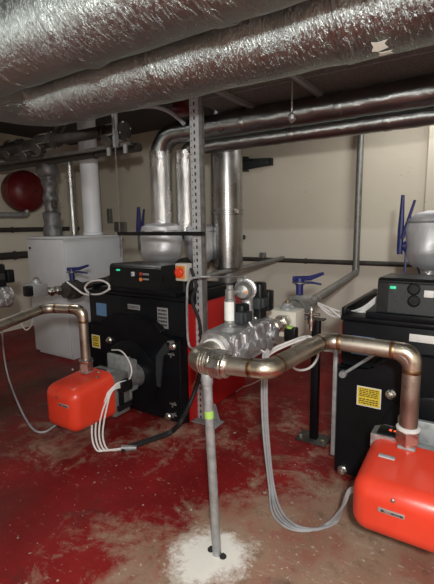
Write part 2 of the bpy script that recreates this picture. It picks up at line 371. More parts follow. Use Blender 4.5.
# ------------------------------------------------------------------ boilers
def ink_lines(bm, x0, x1, z0, z1, y, rows, seed):
    rnd = random.Random(seed); h = (z1-z0)/rows
    for i in range(rows):
        z = z1-(i+.65)*h; x = x0
        while x < x1-.004:
            w = rnd.uniform(.006, .02); e = min(x+w, x1)
            box(bm, (x, y, z), (e, y+.0008, z+h*.5)); x = e+rnd.uniform(.002, .005)
def boiler(xc, side, label):
    t = thing('boiler', label, 'boiler', (xc, 3.0, 0), 'boilers in a row on the red floor')
    X = lambda v: xc+v
    b = B(); box(b, (X(-.54), 2.56, .03), (X(.54), 3.46, 1.0), .01); body = part('body', b, 'black', t)
    b = B(); box(b, (X(-.55), 2.54, .01), (X(.54), 2.58, 1.0), .004); part('front_panel', b, 'black', t)
    for s in (-1, 1):
        b = B(); box(b, (X(s*.541), 2.565, .02), (X(s*.562), 3.46, .985), .004); part('side_panel', b, 'redside', t, 'red painted side panel')
    b = B(); box(b, (X(-.565), 2.55, 1.0), (X(.565), 3.48, 1.028), .006); box(b, (X(-.575), 2.6, 1.018), (X(-.55), 3.48, 1.07), .004); box(b, (X(.55), 2.6, .975), (X(.575), 3.48, 1.07), .004)
    part('top_panel', b, 'black', t)
    b = B(); box(b, (X(-.42), 2.56, 1.026), (X(.44), 3.3, 1.066), .006); part('plinth', b, 'black', t)
    # arched door
    poly = [(X(-.555), .02), (X(.535), .02), (X(.535), .72), (X(.36), .72)]
    for i in range(1, 16):
        a = PI*i/16; poly.append((X(.36*math.cos(a)), .72+.14*math.sin(a)**.8))
    poly += [(X(-.36), .72), (X(-.555), .73)]
    b = B(); prism(b, poly, 'Y', 2.475, 2.54)
    bmesh.ops.bevel(b, geom=[e for e in b.edges if abs(e.verts[0].co.y-2.475) < 1e-5 and abs(e.verts[1].co.y-2.475) < 1e-5], offset=.016, segments=3, affect='EDGES')
    door = part('door', b, 'black', t)
    b = B(); lathe(b, [(.30, 0), (.30, .012), (.285, .018), (.05, .018)], (X(0), 2.476, .34), (0, -1, 0), 40); part('door_plate', b, 'black', door)
    for x, z in ((-.50, .05), (.47, .66), (-.237, .612), (.40, .06)):
        b = B(); lathe(b, [(.03, 0), (.03, .01), (.02, .02), (.02, .03), (.004, .034)], (X(x), 2.474, z), (0, -1, 0), 14); part('door_bolt', b, 'thread', door, 'round silver bolt')
    for z in (.60, .70, .10, .19):
        b = B(); cyl(b, (X(.47), 2.475, z), (X(.47), 2.445, z), .009, n=10); box(b, (X(.435), 2.445, z-.006), (X(.505), 2.452, z+.006), .002); box(b, (X(.462), 2.44, z-.026), (X(.474), 2.452, z+.012), .002)
        part('door_clamp', b, 'galv_dull', door)
    b = B(); prism(b, [(X(.28), .30), (X(.33), .30), (X(.37), .56), (X(.44), .62), (X(.40), .68), (X(.30), .56)], 'Y', 2.462, 2.475); part('door_hinge', b, 'greyp', door)
    # yellow warning label
    x0, x1, z0, z1 = (-.47, -.365, .515, .635) if side == 'L' else (-.43, -.29, .505, .628)
    b = B(); box(b, (X(x0), 2.4735, z0), (X(x1), 2.4745, z1)); wl = part('warning_label', b, 'paper', door, 'yellow warning label')
    b = B(); box(b, (X(x0)+.006, 2.4728, z0+.006), (X(x1)-.006, 2.4738, z1-.006)); wy = part('label_face', b, 'yellow', wl) if False else part('label_face', b, 'yellow', door)
    b = B(); ink_lines(b, X(x0)+.015, X(x1)-.015, z0+.058, z1-.012, 2.4715, 3 if side == 'L' else 5, 3); ink_lines(b, X(x0)+.015, X(x1)-.015, z0+.012, z0+.05, 2.4715, 2 if side == 'L' else 3, 5)
    part('printed_text', b, 'ink', door)
    # blue sticker on the front panel
    sx = (-.46, -.33) if side == 'L' else (-.49, -.355)
    b = B(); box(b, (X(sx[0]), 2.537, .80), (X(sx[1]), 2.5395, .915)); part('blue_sticker', b, 'bluesticker', t, 'blue square sticker')
    if side == 'R': b = B(); lathe(b, [(.032, 0), (.032, .0012)], (X(sum(sx)/2), 2.5368, .86), (0, -1, 0), 24); part('sticker_emblem', b, 'paper', t)
    # control box with sloped front
    z0, z1 = 1.066, 1.27
    x0, x1 = (-.33, .27) if side == 'L' else (-.365, .30)
    prof = [(2.585, z0), (2.60, z1-.02), (2.62, z1), (2.98, z1-.01), (3.0, z1-.03), (3.0, z0)]
    b = B(); prism(b, prof, 'X', X(x0), X(x1)); bmesh.ops.bevel(b, geom=b.edges[:], offset=.006, segments=2, affect='EDGES')
    cb = part('control_box', b, 'blackp', t)
    def face(px, py): return at(px, py, Y=2.59)
    if side == 'L':
        p = at(118, 270, Y=2.59); b = B(); box(b, (p.x-.018, 2.583, p.z-.007), (p.x+.018, 2.6, p.z+.007), .003); part('power_lamp', b, 'green', cb, 'green lamp')
        p = at(133, 274, Y=2.59); b = B(); box(b, (p.x-.014, 2.578, p.z-.018), (p.x+.014, 2.6, p.z+.018), .003); part('switch', b, 'paper', cb, 'white rocker switch')
        b = B(); box(b, (p.x-.008, 2.5755, p.z-.010), (p.x+.006, 2.579, p.z+.010), .001); part('switch_mark', b, 'bluesticker', cb)
        p = at(141, 274, Y=2.59); b = B(); lathe(b, [(.016, 0), (.016, .012), (.008, .018)], (p.x, 2.593, p.z), (0, -1, 0), 14); part('button', b, 'redlamp', cb, 'dark red button')
        p = at(141, 279.5, Y=2.59); b = B(); lathe(b, [(.016, 0), (.016, .012), (.008, .018)], (p.x, 2.593, p.z), (0, -1, 0), 14); part('button', b, 'orange', cb, 'orange button')
        for yy in (274, 279):
            p = at(146, yy+.3, Y=2.59); b = B(); box(b, (p.x-.03, 2.583, p.z-.007), (p.x+.03, 2.595, p.z+.007), .001); part('tag', b, 'plate', cb, 'grey name tag')
        for x, y, w, h, n in ((134, 307, .07, .022, 'name_plate'), (163, 318, .055, .085, 'data_plate')):
            p = at(x, y, Y=2.54); b = B(); box(b, (p.x-w, 2.535, p.z-h), (p.x+w, 2.5392, p.z+h), .001); q = part(n, b, 'plate', t, 'grey metal plate')
            b = B(); ink_lines(b, p.x-w+.01, p.x+w-.01, p.z-h+.01, p.z+h-.01, 2.5335, max(2, int(h*70)), 9); part('engraving', b, 'greyp', q)
    else:
        b = B(); prism(b, [(2.588, z0+.006), (2.6, z1-.03), (2.594, z1-.03), (2.58, z0+.006)], 'X', X(-.30), X(.28)); part('fascia', b, 'greyp', cb, 'dark grey fascia')
        p = at(393, 287.5, Y=2.585); b = B(); box(b, (p.x-.016, 2.578, p.z-.008), (p.x+.016, 2.596, p.z+.008), .003); part('power_lamp', b, 'green', cb, 'green lamp')
        for yy in (289, 301):
            p = at(414, yy, Y=2.585); b = B(); lathe(b, [(.034, 0), (.034, .022), (.028, .026), (.026, .020), (.003, .020)], (p.x, 2.597, p.z), (0, -1, 0), 28); part('gauge', b, 'blackp', cb)
        p = at(428, 294, Y=2.585); b = B(); box(b, (p.x-.02, 2.576, p.z-.02), (p.x+.03, 2.596, p.z+.02), .003); part('switch', b, 'paper', cb, 'white rocker switch')
        p = at(420, 338.5, Y=2.54); b = B(); box(b, (p.x-.055, 2.535, p.z-.022), (p.x+.09, 2.5392, p.z+.022), .001); part('name_plate', b, 'paper', t, 'white name plate')
        # galvanised channel and stay on the left edge
        b = B(); box(b, (X(-.585), 2.49, .12), (X(-.56), 2.53, .83), .003); part('edge_channel', b, 'galv', t, 'galvanised strip')
        b = B(); p0 = at(343, 374, Y=2.45); p1 = at(379, 352, Y=2.45); cyl(b, p0, p1, .009, n=10); lathe(b, [(.02, -.02), (.024, 0), (.02, .02)], p0, (0, 1, 0), 12); cyl(b, p0, p0+V((0, .03, 0)), .01); cyl(b, p1, p1+V((0, .09, 0)), .01); part('door_stay', b, 'galv', t, 'galvanised stay rod')
    return t
boiler(-2.495, 'L', 'black fronted boiler with red sides in the middle, square lamps on its control box')
boiler(-.18, 'R', 'black boiler at the right edge, white name plate and round gauges on its control box')

# ------------------------------------------------------------------ burners
def burner(xc, side, label, z0=.225, z1=.545, hw=.195):
    t = thing('burner', label, 'burner', (xc, 2.1, .0), 'red burners on the boiler doors')
    X = lambda v: xc+v
    # hood: rounded box, back open to the body; front softened, top falls away to the front
    b = B(); box(b, (X(-hw), 1.70, z0), (X(hw), 2.06, z1), 0)
    es = [e for e in b.edges if not all(abs(v.co.y-2.06) < 1e-5 for v in e.verts)]
    bmesh.ops.bevel(b, geom=es, offset=.07, segments=7, affect='EDGES', profile=.5)
    for v in b.verts:
        f = (2.06-v.co.y)/.36
        if v.co.z > .40: v.co.z -= .035*max(0, f)**1.5
        if v.co.z < .36: v.co.z += .012*f
        v.co.y -= .012*(1-((v.co.x-xc)/hw)**2)*(1 if f > .8 else 0)
    hood = part('hood', b, 'red', t)
    b = B(); box(b, (X(-hw+.015), 2.058, z0-.005), (X(hw-.005), 2.22, .49), .012); box(b, (X(-.10), 2.2, .22), (X(.11), 2.30, .47), .01)
    body = part('body', b, 'alu_grey', t, 'grey cast body')
    b = B(); box(b, (X(-.12), 2.07, .489), (X(.06), 2.17, .50), .003); part('cover_plate', b, 'galv', body)
    b = B(); box(b, (X(-.09), 2.09, .4995), (X(.02), 2.135, .5035), .001); part('slot', b, 'slotdark', body)
    b = B(); cyl(b, (X(0), 2.3, .36), (X(0), 2.46, .36), .10, n=28)
    part('blast_tube', b, 'alu', t)
    b = B(); box(b, (X(-.11), 2.255, .24), (X(.125), 2.285, .585), .006); box(b, (X(-.08), 2.285, .27), (X(.09), 2.40, .53), .02); part('mounting_flange', b, 'galv', t, 'pale cast flange block')
    # wiring plug on the right side
    b = B(); box(b, (X(hw-.01), 2.09, .37), (X(hw+.05), 2.20, .45), .008); box(b, (X(hw-.01), 2.08, .22), (X(hw+.02), 2.22, .26), .006); box(b, (X(hw-.015), 2.10, .24), (X(hw+.004), 2.15, .38), .003)
    part('wiring_plug', b, 'blackp', t, 'black wiring plug')
    if side == 'R':
        b = B(); prism(b, [(X(-.20), 2.06), (X(.0), 2.06), (X(.0), 2.19), (X(-.16), 2.19), (X(-.20), 2.15)], 'Z', .475, .555); cp = part('display_surround', b, 'alu', t, 'pale grey display surround')
        b = B(); box(b, (X(-.175), 2.07, .552), (X(-.01), 2.17, .562), .003); dp = part('display', b, 'blackp', cp, 'dark display window')
        for i in range(3):
            b = B(); x = X(-.125)+i*.022; box(b, (x, 2.115, .5615), (x+.012, 2.13, .564)); part('digit', b, 'redled', cp, 'glowing red digit')
        b = B(); cyl(b, (X(-.13), 1.92, .52), (X(-.06), 1.92, .52), .016, n=12); part('vent', b, 'galv', hood, 'small silver plate')
    # screws and logo plate on the front
    scr = [(X(-.10), 1.95, .53), (X(.14), 1.93, .53)] if side == 'R' else [(X(.08), 2.0, .538), (X(.14), 1.93, .533), (X(-.15), 1.95, .532)]
    for p in scr[(1 if side == 'R' else 0):]:
        b = B(); lathe(b, [(.012, 0), (.012, .008), (.005, .012)], (p[0], p[1], p[2]-.002), (0, 0, 1), 12); part('screw', b, 'thread', hood)
    yf = 1.688
    b = B(); c = at(393, 500.5, Y=1.69) if side == 'R' else V((X(.0), 1.69, .44)); lathe(b, [(.009, 0), (.009, .004), (.004, .007)], (c.x, yf+.002, c.z), (0, -1, 0), 14); part('screw', b, 'thread', hood)
    c = at(391, 513, Y=1.69) if side == 'R' else at(63.5, 405.5, Y=1.69)
    w = .052
    b = B(); box(b, (c.x-w, yf-.002, c.z-.0095), (c.x+w, yf+.004, c.z+.0095), .001); lp = part('name_plate', b, 'sticky', hood, 'small silver name plate')
    b = B(); text(b, 'EK', .014, (c.x-w+.012, yf-.0028, c.z-.005), (1, 0, 0), (0, 0, 1), bold=.0004); text(b, 'NPOWER', .0115, (c.x-.002, yf-.0028, c.z-.0045), (1, 0, 0), (0, 0, 1), bold=.0004)
    part('lettering', b, 'ink', hood, 'dark lettering')
    b = B(); text(b, 'CLA', .0105, (c.x-.024, yf-.0028, c.z-.004), (1, 0, 0), (0, 0, 1)); part('lettering', b, 'redlamp', hood, 'red lettering')
    return t
burner(-2.425, 'L', 'red burner of the middle boiler, four white cables out of its side', .18, .53, .168)
burner(-.232, 'R', 'large red burner in the right foreground, cut off by the picture edge', .255, .54, .2)

# ------------------------------------------------------------------ gas supply pipes
def gas_pipe(pts, label, name_grp, r=.041, down_end=.55, flanges=()):
    pts = [V(p) for p in pts]
    t = thing('gas_pipe', label, 'pipe', (pts[-1].x, pts[-1].y, down_end), name_grp)
    path = fillet(pts, .085, 10)
    b = B(); sweep(b, path, r, 24); part('tube', b, 'gaspipe', t)
    # burnished elbows as slightly larger skins with heat-tinted welds at both ends
    for i in range(1, len(pts)-1):
        a, m_, c = pts[i-1], pts[i], pts[i+1]
        u = (a-m_).normalized(); w = (c-m_).normalized(); k = .085/math.tan(u.angle(w)/2)
        arc = fillet([m_+u*(k+.006), m_, m_+w*(k+.006)], .085, 12)
        b = B(); sweep(b, arc, r*1.02, 24); part('elbow', b, 'elbow', t, 'burnished elbow')
        for e, d in ((m_+u*k, u), (m_+w*k, w)):
            b = B(); lathe(b, [(r*1.0, -.012), (r*1.05, -.004), (r*1.05, .004), (r*1.0, .012)], e, d, 24); part('weld', b, 'weld', t, 'brown weld ring')
    return t
def union(parent, p, d, r, L=.09):
    """stacked malleable union"""
    d = V(d).normalized(); p = V(p)
    b = B(); lathe(b, [(r*1.05, 0), (r*1.25, .004), (r*1.25, .02), (r*1.08, .024), (r*1.3, .03)], p, d, 28); part('coupling', b, 'thread', parent, 'bright threaded fitting')
    b = B(); hexnut(b, p+d*.03, p+d*(L-.025), r*1.42); part('union_nut', b, 'thread', parent, 'bright hexagonal nut')
    b = B(); lathe(b, [(r*1.2, L-.025), (r*1.25, L-.01), (r*1.05, L)], p, d, 28); part('coupling', b, 'thread', parent, 'bright threaded fitting')
GZ = 1.0
pB = at(268, 370, z=GZ); pC = at(325, 340, z=GZ)
pA = V((-1.03, pB.y-.01, .99))
xd = -.262; yd = pC.y-.01
gp = gas_pipe([(pA.x+.10, pA.y, pA.z), pB, pC, (xd, yd, GZ), (xd, 1.99, GZ-.14), (xd, 1.97, .60)] if False else [(pA.x+.10, pA.y, pA.z), pB, pC, (xd, yd, GZ), (xd, yd, .62)],
              'stainless gas pipe with four elbows from the valve train to the right burner', 'stainless gas pipes')
hexb = V((xd, yd, .62))
b = B(); lathe(b, [(.047, 0), (.054, .006), (.054, .014), (.045, .02)], hexb+V((0, 0, 0)), (0, 0, 1), 28); part('collar', b, 'paper', gp, 'white sealing ring')
b = B(); hexnut(b, hexb+V((0, 0, -.055)), hexb, .056); sweep(b, [hexb+V((0, 0, -.075)), hexb+V((0, 0, -.05))], .04, 20); part('union_nut', b, 'thread', gp, 'bright hexagonal nut')
b = B(); box(b, (xd-.04, yd-.04, .525), (xd+.04, yd+.04, .548), .006); part('flange', b, 'galv', gp)

LA, LB, LC = at(-14, 331, z=GZ), at(45, 308, z=GZ), at(74, 307, z=GZ)
LA = LB + (LA-LB)*1.9
xl = -2.455
lyd = LC.y
gl = gas_pipe([LA, LB, LC, (xl, lyd-.03, GZ), (xl, lyd-.05, .56)] if False else [LA, LB, (xl, 1.98, GZ), (xl, 1.98, .60)],
              'stainless gas pipe at the left dropping to the smaller red burner', 'stainless gas pipes', .035)
hb = V((xl, 1.98, .60))
b = B(); lathe(b, [(.045, .03), (.052, .024), (.052, .01), (.045, 0)], hb, (0, 0, 1), 28); hexnut(b, hb+V((0, 0, -.06)), hb, .052); part('union_nut', b, 'thread', gl, 'bright hexagonal nut')
b = B(); box(b, (xl-.04, 1.94, .525), (xl+.04, 2.02, .545), .006); part('flange', b, 'galv', gl)

# elbow over the support pole
el = thing('pipe_elbow', 'large grey elbow and unions on top of the slim floor pole', 'pipe fitting', (pA.x-.02, pA.y, .93))
epts = fillet([(pA.x+.02, pA.y, pA.z), (pA.x-.055, pA.y, pA.z), (pA.x-.055, pA.y+.13, pA.z)], .09, 10)
b = B(); sweep(b, epts, .058, 28); part('bend', b, 'gaspipe', el)
union(el, (pA.x+.005, pA.y, pA.z), (1, 0, 0), .046, .11)
for k in range(3):
    b = B(); lathe(b, [(.056, 0), (.061, .004), (.056, .008)], (pA.x-.02+k*.014, pA.y, pA.z), (1, 0, 0), 28); part('thread_ring', b, 'thread', el)
b = B(); lathe(b, [(.05, 0), (.066, .004), (.066, .02), (.05, .026)], (pA.x-.055, pA.y+.12, pA.z), (0, 1, 0), 28); part('collar', b, 'paper', el, 'white sealing ring')

# support pole
pf = at(217, 554, z=0)
sp = thing('support_pole', 'slim galvanised pole standing in white dust, carrying the pipe elbow', 'pole', (pf.x, pf.y, 0))
top = V((pA.x-.005, pA.y, pA.z-.055))
b = B(); sweep(b, [(pf.x, pf.y, 0), top], .0215, 20); part('tube', b, 'galv', sp)
b = B(); d = (top-pf).normalized(); sweep(b, [pf+d*.72, pf+d*.755], .0222, 20); part('tape', b, 'limegreen', sp, 'lime green mark')
b = B(); lathe(b, [(.0215, 0), (.027, .01), (.027, .05), (.024, .06)], top-d*.06, d, 20); part('sleeve', b, 'galv', sp)
for px, py in ((211, 550), (223, 557)):
    p = at(px, py, z=0); b = B(); lathe(b, [(.017, 0), (.017, .006), (.009, .008), (.009, .016), (.003, .018)], p, (0, 0, 1), 12)
    single('floor_bolt', b, 'slotdark', 'small dark bolt in the dust, %s the pole foot' % ('left of' if px < 217 else 'right of'), 'bolt')
# ------------------------------------------------------------------ gas valve trains
def lever(parent, p, lean, length=.24, horiz=True, flip=1):
    """blue two-jaw lever handle rising from p"""
    p = V(p)
    b = B(); cyl(b, p, p+V((0, 0, .12)), .026, n=16); cyl(b, p+V((0, 0, .10)), p+V((0, 0, .15)), .034, .03, 16); part('handle_neck', b, 'blue', parent)
    b = B(); lathe(b, [(.05, 0), (.055, .004), (.055, .01), (.03, .014)], p+V((0, 0, .11)), (0, 0, 1), 20); part('notch_plate', b, 'galv_dull', parent)
    q = p+V((0, 0, .14)); d = V(lean).normalized()
    s = V((0, 0, 1)).cross(d).normalized()
    b = B()
    for (a0, a1, w0, w1) in ((q-d*.05, q+d*length+V((0, 0, .05)), .020, .011),):
        sweep(b, [a0, q+d*length*.45+V((0, 0, .012)), a1], [w0, w0*.9, w1], 8)
    part('lever', b, 'blue', parent)
    b = B(); sweep(b, [q-V((0, 0, .025)), q+d*length*.5-V((0, 0, .02)), q+d*length*.92-V((0, 0, .03))], [.010, .009, .007], 8); part('trigger', b, 'blue', parent)
def valve_train(xc, label, full=True):
    g = 'gas valve trains'
    t = thing('gas_valve', label, 'valve', (xc, 2.0, .85), g)
    X = lambda v: xc+v
    # cast twin-valve block: two flanges, ribbed lumps and bosses
    b = B(); rn = random.Random(11); y0 = pA.y+.15
    box(b, (X(-.10), y0+.03, .89), (X(.09), 2.14, 1.075), .03, 3)
    for i in range(6):
        y = y0+.04+i*.075; w_ = rn.uniform(.10, .13)
        box(b, (X(-w_), y, .90+rn.uniform(0, .03)), (X(w_-.01), y+rn.uniform(.025, .05), 1.03+rn.uniform(0, .05)), .012)
        lathe(b, [(.04, 0), (.045, .01), (.03, .025), (.034, .05), (.012, .055)], (X(.07), y+.03, .93+.06*rn.random()), (1, 0, .1), 12)
        lathe(b, [(.034, 0), (.034, .03), (.02, .04)], (X(-.03+.05*(i % 2)), y+.03, 1.03), (0, 0, 1), 12)
        cyl(b, (X(.08), y, 1.0), (X(.08), y, 1.068), .012, n=8)
    lathe(b, [(.06, -.01), (.098, -.005), (.102, .02), (.07, .035)], (X(0), y0, .985), (0, 1, 0), 24)
    lathe(b, [(.07, -.03), (.10, -.02), (.10, .01), (.06, .02)], (X(0), 2.14, .975), (0, 1, 0), 24)
    bmesh.ops.subdivide_edges(b, edges=[e for e in b.edges if e.calc_length() > .06], cuts=2, use_grid_fill=True)
    for v in b.verts: v.co += V((noise.noise(v.co*22), noise.noise(v.co*22+V((5, 0, 0))), noise.noise(v.co*22+V((0, 9, 0)))))*.006
    part('valve_body', b, 'alu', t, 'cast aluminium twin valve body')
    # regulator tower with white label
    pz = at(214, 300, Y=1.78); tx = pz.x-xc if full else -.12
    tx = TRN['tw'].x; R_ = TRN['rg']; gx, gz = R_.x, R_.z
    b = B(); lathe(b, [(.036, 1.04), (.036, 1.08), (.029, 1.085), (.029, 1.21), (.025, 1.215), (.025, 1.26), (.018, 1.265), (.018, 1.285)], (X(tx), 1.85, 0), (0, 0, 1), 24); rg = part('spring_tower', b, 'alu_grey', t, 'grey spring tower')
    b = B()
    for i in range(7):
        a = -PI*.75+i*PI*.5/6
        pass
    sweep(b, [(X(tx), 1.85, 1.10), (X(tx), 1.85, 1.20)], .0305, 24)
    bmesh.ops.delete(b, geom=[v for v in b.verts if v.co.y > 1.845], context='VERTS'); bmesh.ops.solidify(b, geom=b.faces[:], thickness=.001); part('tower_label', b, 'paper', t, 'white wrap-round label')
    # round diaphragm regulator facing the front
    b = B(); lathe(b, [(.052, 0), (.054, .008), (.054, .016), (.047, .02), (.046, .045), (.034, .065), (.004, .074)], (X(gx), 1.98, gz), (.25, -1, 0), 32); part('regulator_head', b, 'alu_grey', t, 'domed grey regulator head')
    b = B(); lathe(b, [(.060, -.03), (.062, -.004), (.054, 0)], (X(gx), 1.98, gz), (.25, -1, 0), 32); sweep(b, [(X(gx), 2.01, 1.05), (X(gx), 2.01, gz-.02)], .034, 16); sweep(b, [(X(tx), 1.86, gz), (X(gx), 2.0, gz)], .016, 12); part('regulator_flange', b, 'alu', t)
    c = V((X(gx), 1.98, gz)) + V((.25, -1, 0)).normalized()*.062; b = B(); lathe(b, [(.007, 0), (.007, .008)], c+V((.026, 0, 0)), (.25, -1, 0), 12); part('brass_plug', b, 'orange', t, 'small orange plug')
    # two black solenoid coils with connectors
    for p, w_, h_ in ((TRN['s1'], .032, .062), (TRN['s2'], .036, .108)):
        x, y, z = X(p.x), p.y, p.z
        b = B(); box(b, (x-w_, y-.035, z-h_), (x+w_, y+.045, z+h_), .014, 3); sc = part('solenoid', b, 'blackp', t, 'black solenoid coil')
        b = B(); box(b, (x+.002, y-.075, z-.035), (x+.05, y-.03, z+.03), .008); box(b, (x+.028, y-.05, z-.03), (x+.06, y+.02, z+.025), .006); part('connector', b, 'greyp', sc, 'dark grey connector')
        b = B(); lathe(b, [(.008, 0), (.008, .006), (.004, .009)], (x, y-.035, z-h_+.018), (0, -1, 0), 10); part('screw', b, 'thread', sc)
        b = B(); cyl(b, (x, y, z-h_-.05), (x, y, z-h_+.01), .022, n=12); part('stem', b, 'thread', sc)
    b = B(); box(b, (X(-.01), 2.13, 1.10), (X(.055), 2.20, 1.22), .012); part('pressure_switch', b, 'blackp', t, 'black pressure switch')
    return t
TX = pA.x-.055
TRN = dict(tw=at(230, 312, Y=1.85), rg=at(245, 290, Y=1.98), s1=at(241, 315, Y=1.92), s2=at(258, 301, Y=2.08))
for k_ in TRN: TRN[k_] = TRN[k_]-V((TX, 0, 0))
valve_train(TX, 'silver gas valve train with black coils, behind the slim pole')
valve_train(TX-2.60, 'silver gas valve train at the left picture edge')

def actuator(p, label, m='cream', k=1.0):
    p = V(p)
    t = thing('gas_filter_box', label, 'control box', p, 'control boxes on the gas trains')
    b = B(); box(b, p+V((-.15*k, -.06, -.01)), p+V((.095*k, .10, .17*k)), .01); part('case', b, m, t)
    b = B(); lathe(b, [(.05, 0), (.05, .015), (.035, .03), (.035, .045), (.01, .05)], p+V((0, .02, .168*k)), (0, 0, 1), 20); part('cap', b, 'galv', t, 'round silver cap')
    b = B(); lathe(b, [(.02, 0), (.016, .01)], p+V((0, .02, .168*k+.05)), (0, 0, 1), 14); part('nut', b, 'copper', t, 'copper nut')
    b = B(); q_ = V((0, 0, 0)) if p.x > -2 else V((-.05, 0, .03)); box(b, p+q_+V((.035, -.12, -.02)), p+q_+V((.115, -.055, .075)), .01); part('plug', b, 'blackp', t, 'black plug')
    b = B(); box(b, p+V((.06, -.125, .07)), p+V((.09, -.09, .085)), .002); part('plug_mark', b, 'limegreen', t, 'green mark') if p.x > -2 else b.free()
    return t
actuator((-1.13, 2.6, .85), 'cream control box behind the right gas pipe')
actuator((-3.68, 2.42, .94), 'small grey control box beside the pale grey cabinet', 'plate', .7)

def ball_valve(x, y, z, label, disc, ll=.23):
    t = thing('lever_valve', label, 'valve', (x, y, z-.1), 'blue lever valves')
    b = B(); cyl(b, (x, y-.05, z), (x, y+.05, z), .10, n=28); lathe(b, [(.07, -.11), (.075, -.09), (.06, -.085), (.06, .085), (.075, .09), (.07, .11)], (x, y, z), (0, 1, 0), 24)
    for k in range(4):
        a = PI/4+k*PI/2; cyl(b, (x+.088*math.cos(a), y-.07, z+.088*math.sin(a)), (x+.088*math.cos(a), y+.07, z+.088*math.sin(a)), .012, n=8)
    part('valve_body', b, disc, t)
    lever(t, (x, y, z+.07), (1, .12, 0), ll)
    return t
ball_valve(-1.14, 2.86, .985, 'blue lever valve beside the black floor post', 'galv_dull', .17)
v0 = at(72, 291, Y=2.8)
ball_valve(-3.60, 2.8, .95, 'blue lever valve with dark body in front of the pale grey cabinet', 'darkpipe')
# fittings joining train, box and valve
def fittings(x, y0, y1, z, label):
    t = thing('pipe_nipple', label, 'pipe fitting', (x, y0, z-.05), 'short fittings between valves')
    b = B(); cyl(b, (x, y0, z), (x, y1, z), .035, n=20); part('tube', b, 'thread', t)
    n_ = max(2, int((y1-y0)/.1))
    for i in range(n_):
        y = y0+(i+.5)*(y1-y0)/n_; b = B(); hexnut(b, (x, y-.02, z), (x, y+.02, z), .052); part('union_nut', b, 'thread', t)
fittings(-1.10, 2.16, 2.75, .96, 'bright fittings under the cream box by the black post')
fittings(-3.66, 2.53, 2.70, .96, 'bright fittings left of the dark bodied valve')
# test cock on the right
b = B(); cyl(b, (-1.01, 2.76, .85), (-1.01, 2.76, 1.0), .016, n=12); cyl(b, (-1.01, 2.76, .90), (-1.01, 2.76, .93), .026, n=12); cyl(b, (-1.09, 2.76, .97), (-.95, 2.76, .97), .011, n=10); cyl(b, (-1.01, 2.76, 1.0), (-1.01, 2.76, 1.02), .022, .014, 12)
single('test_cock', b, 'thread', 'small silver test cock above the black post', 'valve')

# black floor post
px, py = -1.0, 2.84
t = thing('floor_post', 'black square post with base plate under the pipe valve', 'post', (px, py, 0))
b = B(); box(b, (px-.027, py-.027, .01), (px+.027, py+.027, .92), .003); part('post', b, 'black', t)
b = B(); box(b, (px-.12, py-.08, 0), (px+.11, py+.08, .012), .002); bp_ = part('base_plate', b, 'darkpipe', t)
for sx in (-.09, .08):
    b = B(); hexnut(b, (px+sx, py-.04, .012), (px+sx, py-.04, .028), .014); part('bolt', b, 'thread', bp_)
b = B(); box(b, (px-.06, py-.03, .915), (px+.06, py+.03, .925)); part('saddle', b, 'darkpipe', t)

# gas line rising to the wall and up it
def pipe_obj(pts, r, m, label, group=None, fr=.08, clips=(), elbows=True, name='pipe', n=20):
    t = thing(name, label, 'pipe', min((V(p) for p in pts), key=lambda q: q.z), group)
    b = B(); sweep(b, fillet(pts, fr, 8), r, n); part('tube', b, m, t)
    if elbows:
        for i in range(1, len(pts)-1):
            u = (V(pts[i-1])-V(pts[i])).normalized(); w = (V(pts[i+1])-V(pts[i])).normalized(); k = fr/math.tan(u.angle(w)/2)+.02
            b = B(); sweep(b, fillet([V(pts[i])+u*k, pts[i], V(pts[i])+w*k], fr, 8), r*1.12, n); part('elbow', b, m, t)
    for c, d in clips:
        b = B(); lathe(b, [(r*1.0, -.012), (r*1.25, -.01), (r*1.25, .01), (r*1.0, .012)], c, d, n); part('clip', b, m, t)
    return t
vx, vy = at(358.5, 200, Y=4.9).x, 4.9
pipe_obj([(-1.10, 2.98, 1.0), (-1.13, 3.2, 1.0), (vx, vy, 1.02), (vx, vy, 2.62)], .036, 'galv_dull', 'grey gas pipe rising up the back wall right of centre', 'grey pipes on the back wall', .07)
# black pipe along the back wall
pipe_obj([(at(245, 258, Y=4.96).x-.9, 4.955, 1.13), (-.575, 4.955, 1.13)], .028, 'darkpipe', 'dark horizontal pipe along the back wall', None, .05,
         [((at(262, 257, Y=4.95).x, 4.955, 1.13), (1, 0, 0)), ((-1.9, 4.955, 1.13), (1, 0, 0))])
b = B(); q = at(262, 255, Y=4.95); box(b, (q.x-.03, 4.93, 1.15), (q.x+.04, 5.0, 1.22), .005); single('wall_clip', b, 'galv_dull', 'small grey bracket over the dark wall pipe', 'bracket')
a0 = at(206, 276, z=1.10); 
pipe_obj([at(203, 277, z=1.12), at(283, 258, Y=4.93)], .026, 'galv_dull', 'grey pipe sloping from the middle boiler to the back wall', None, .05, [], False)
# dark pipe from the left valve to the rear
pipe_obj([(-3.60, 2.93, .97), (-3.58, 4.7, 1.10), (-3.3, 4.96, 1.10)], .04, 'darkpipe', 'dark pipe running back from the left lever valve', None, .08, [((-3.59, 3.3, .995), (0, 1, 0))])

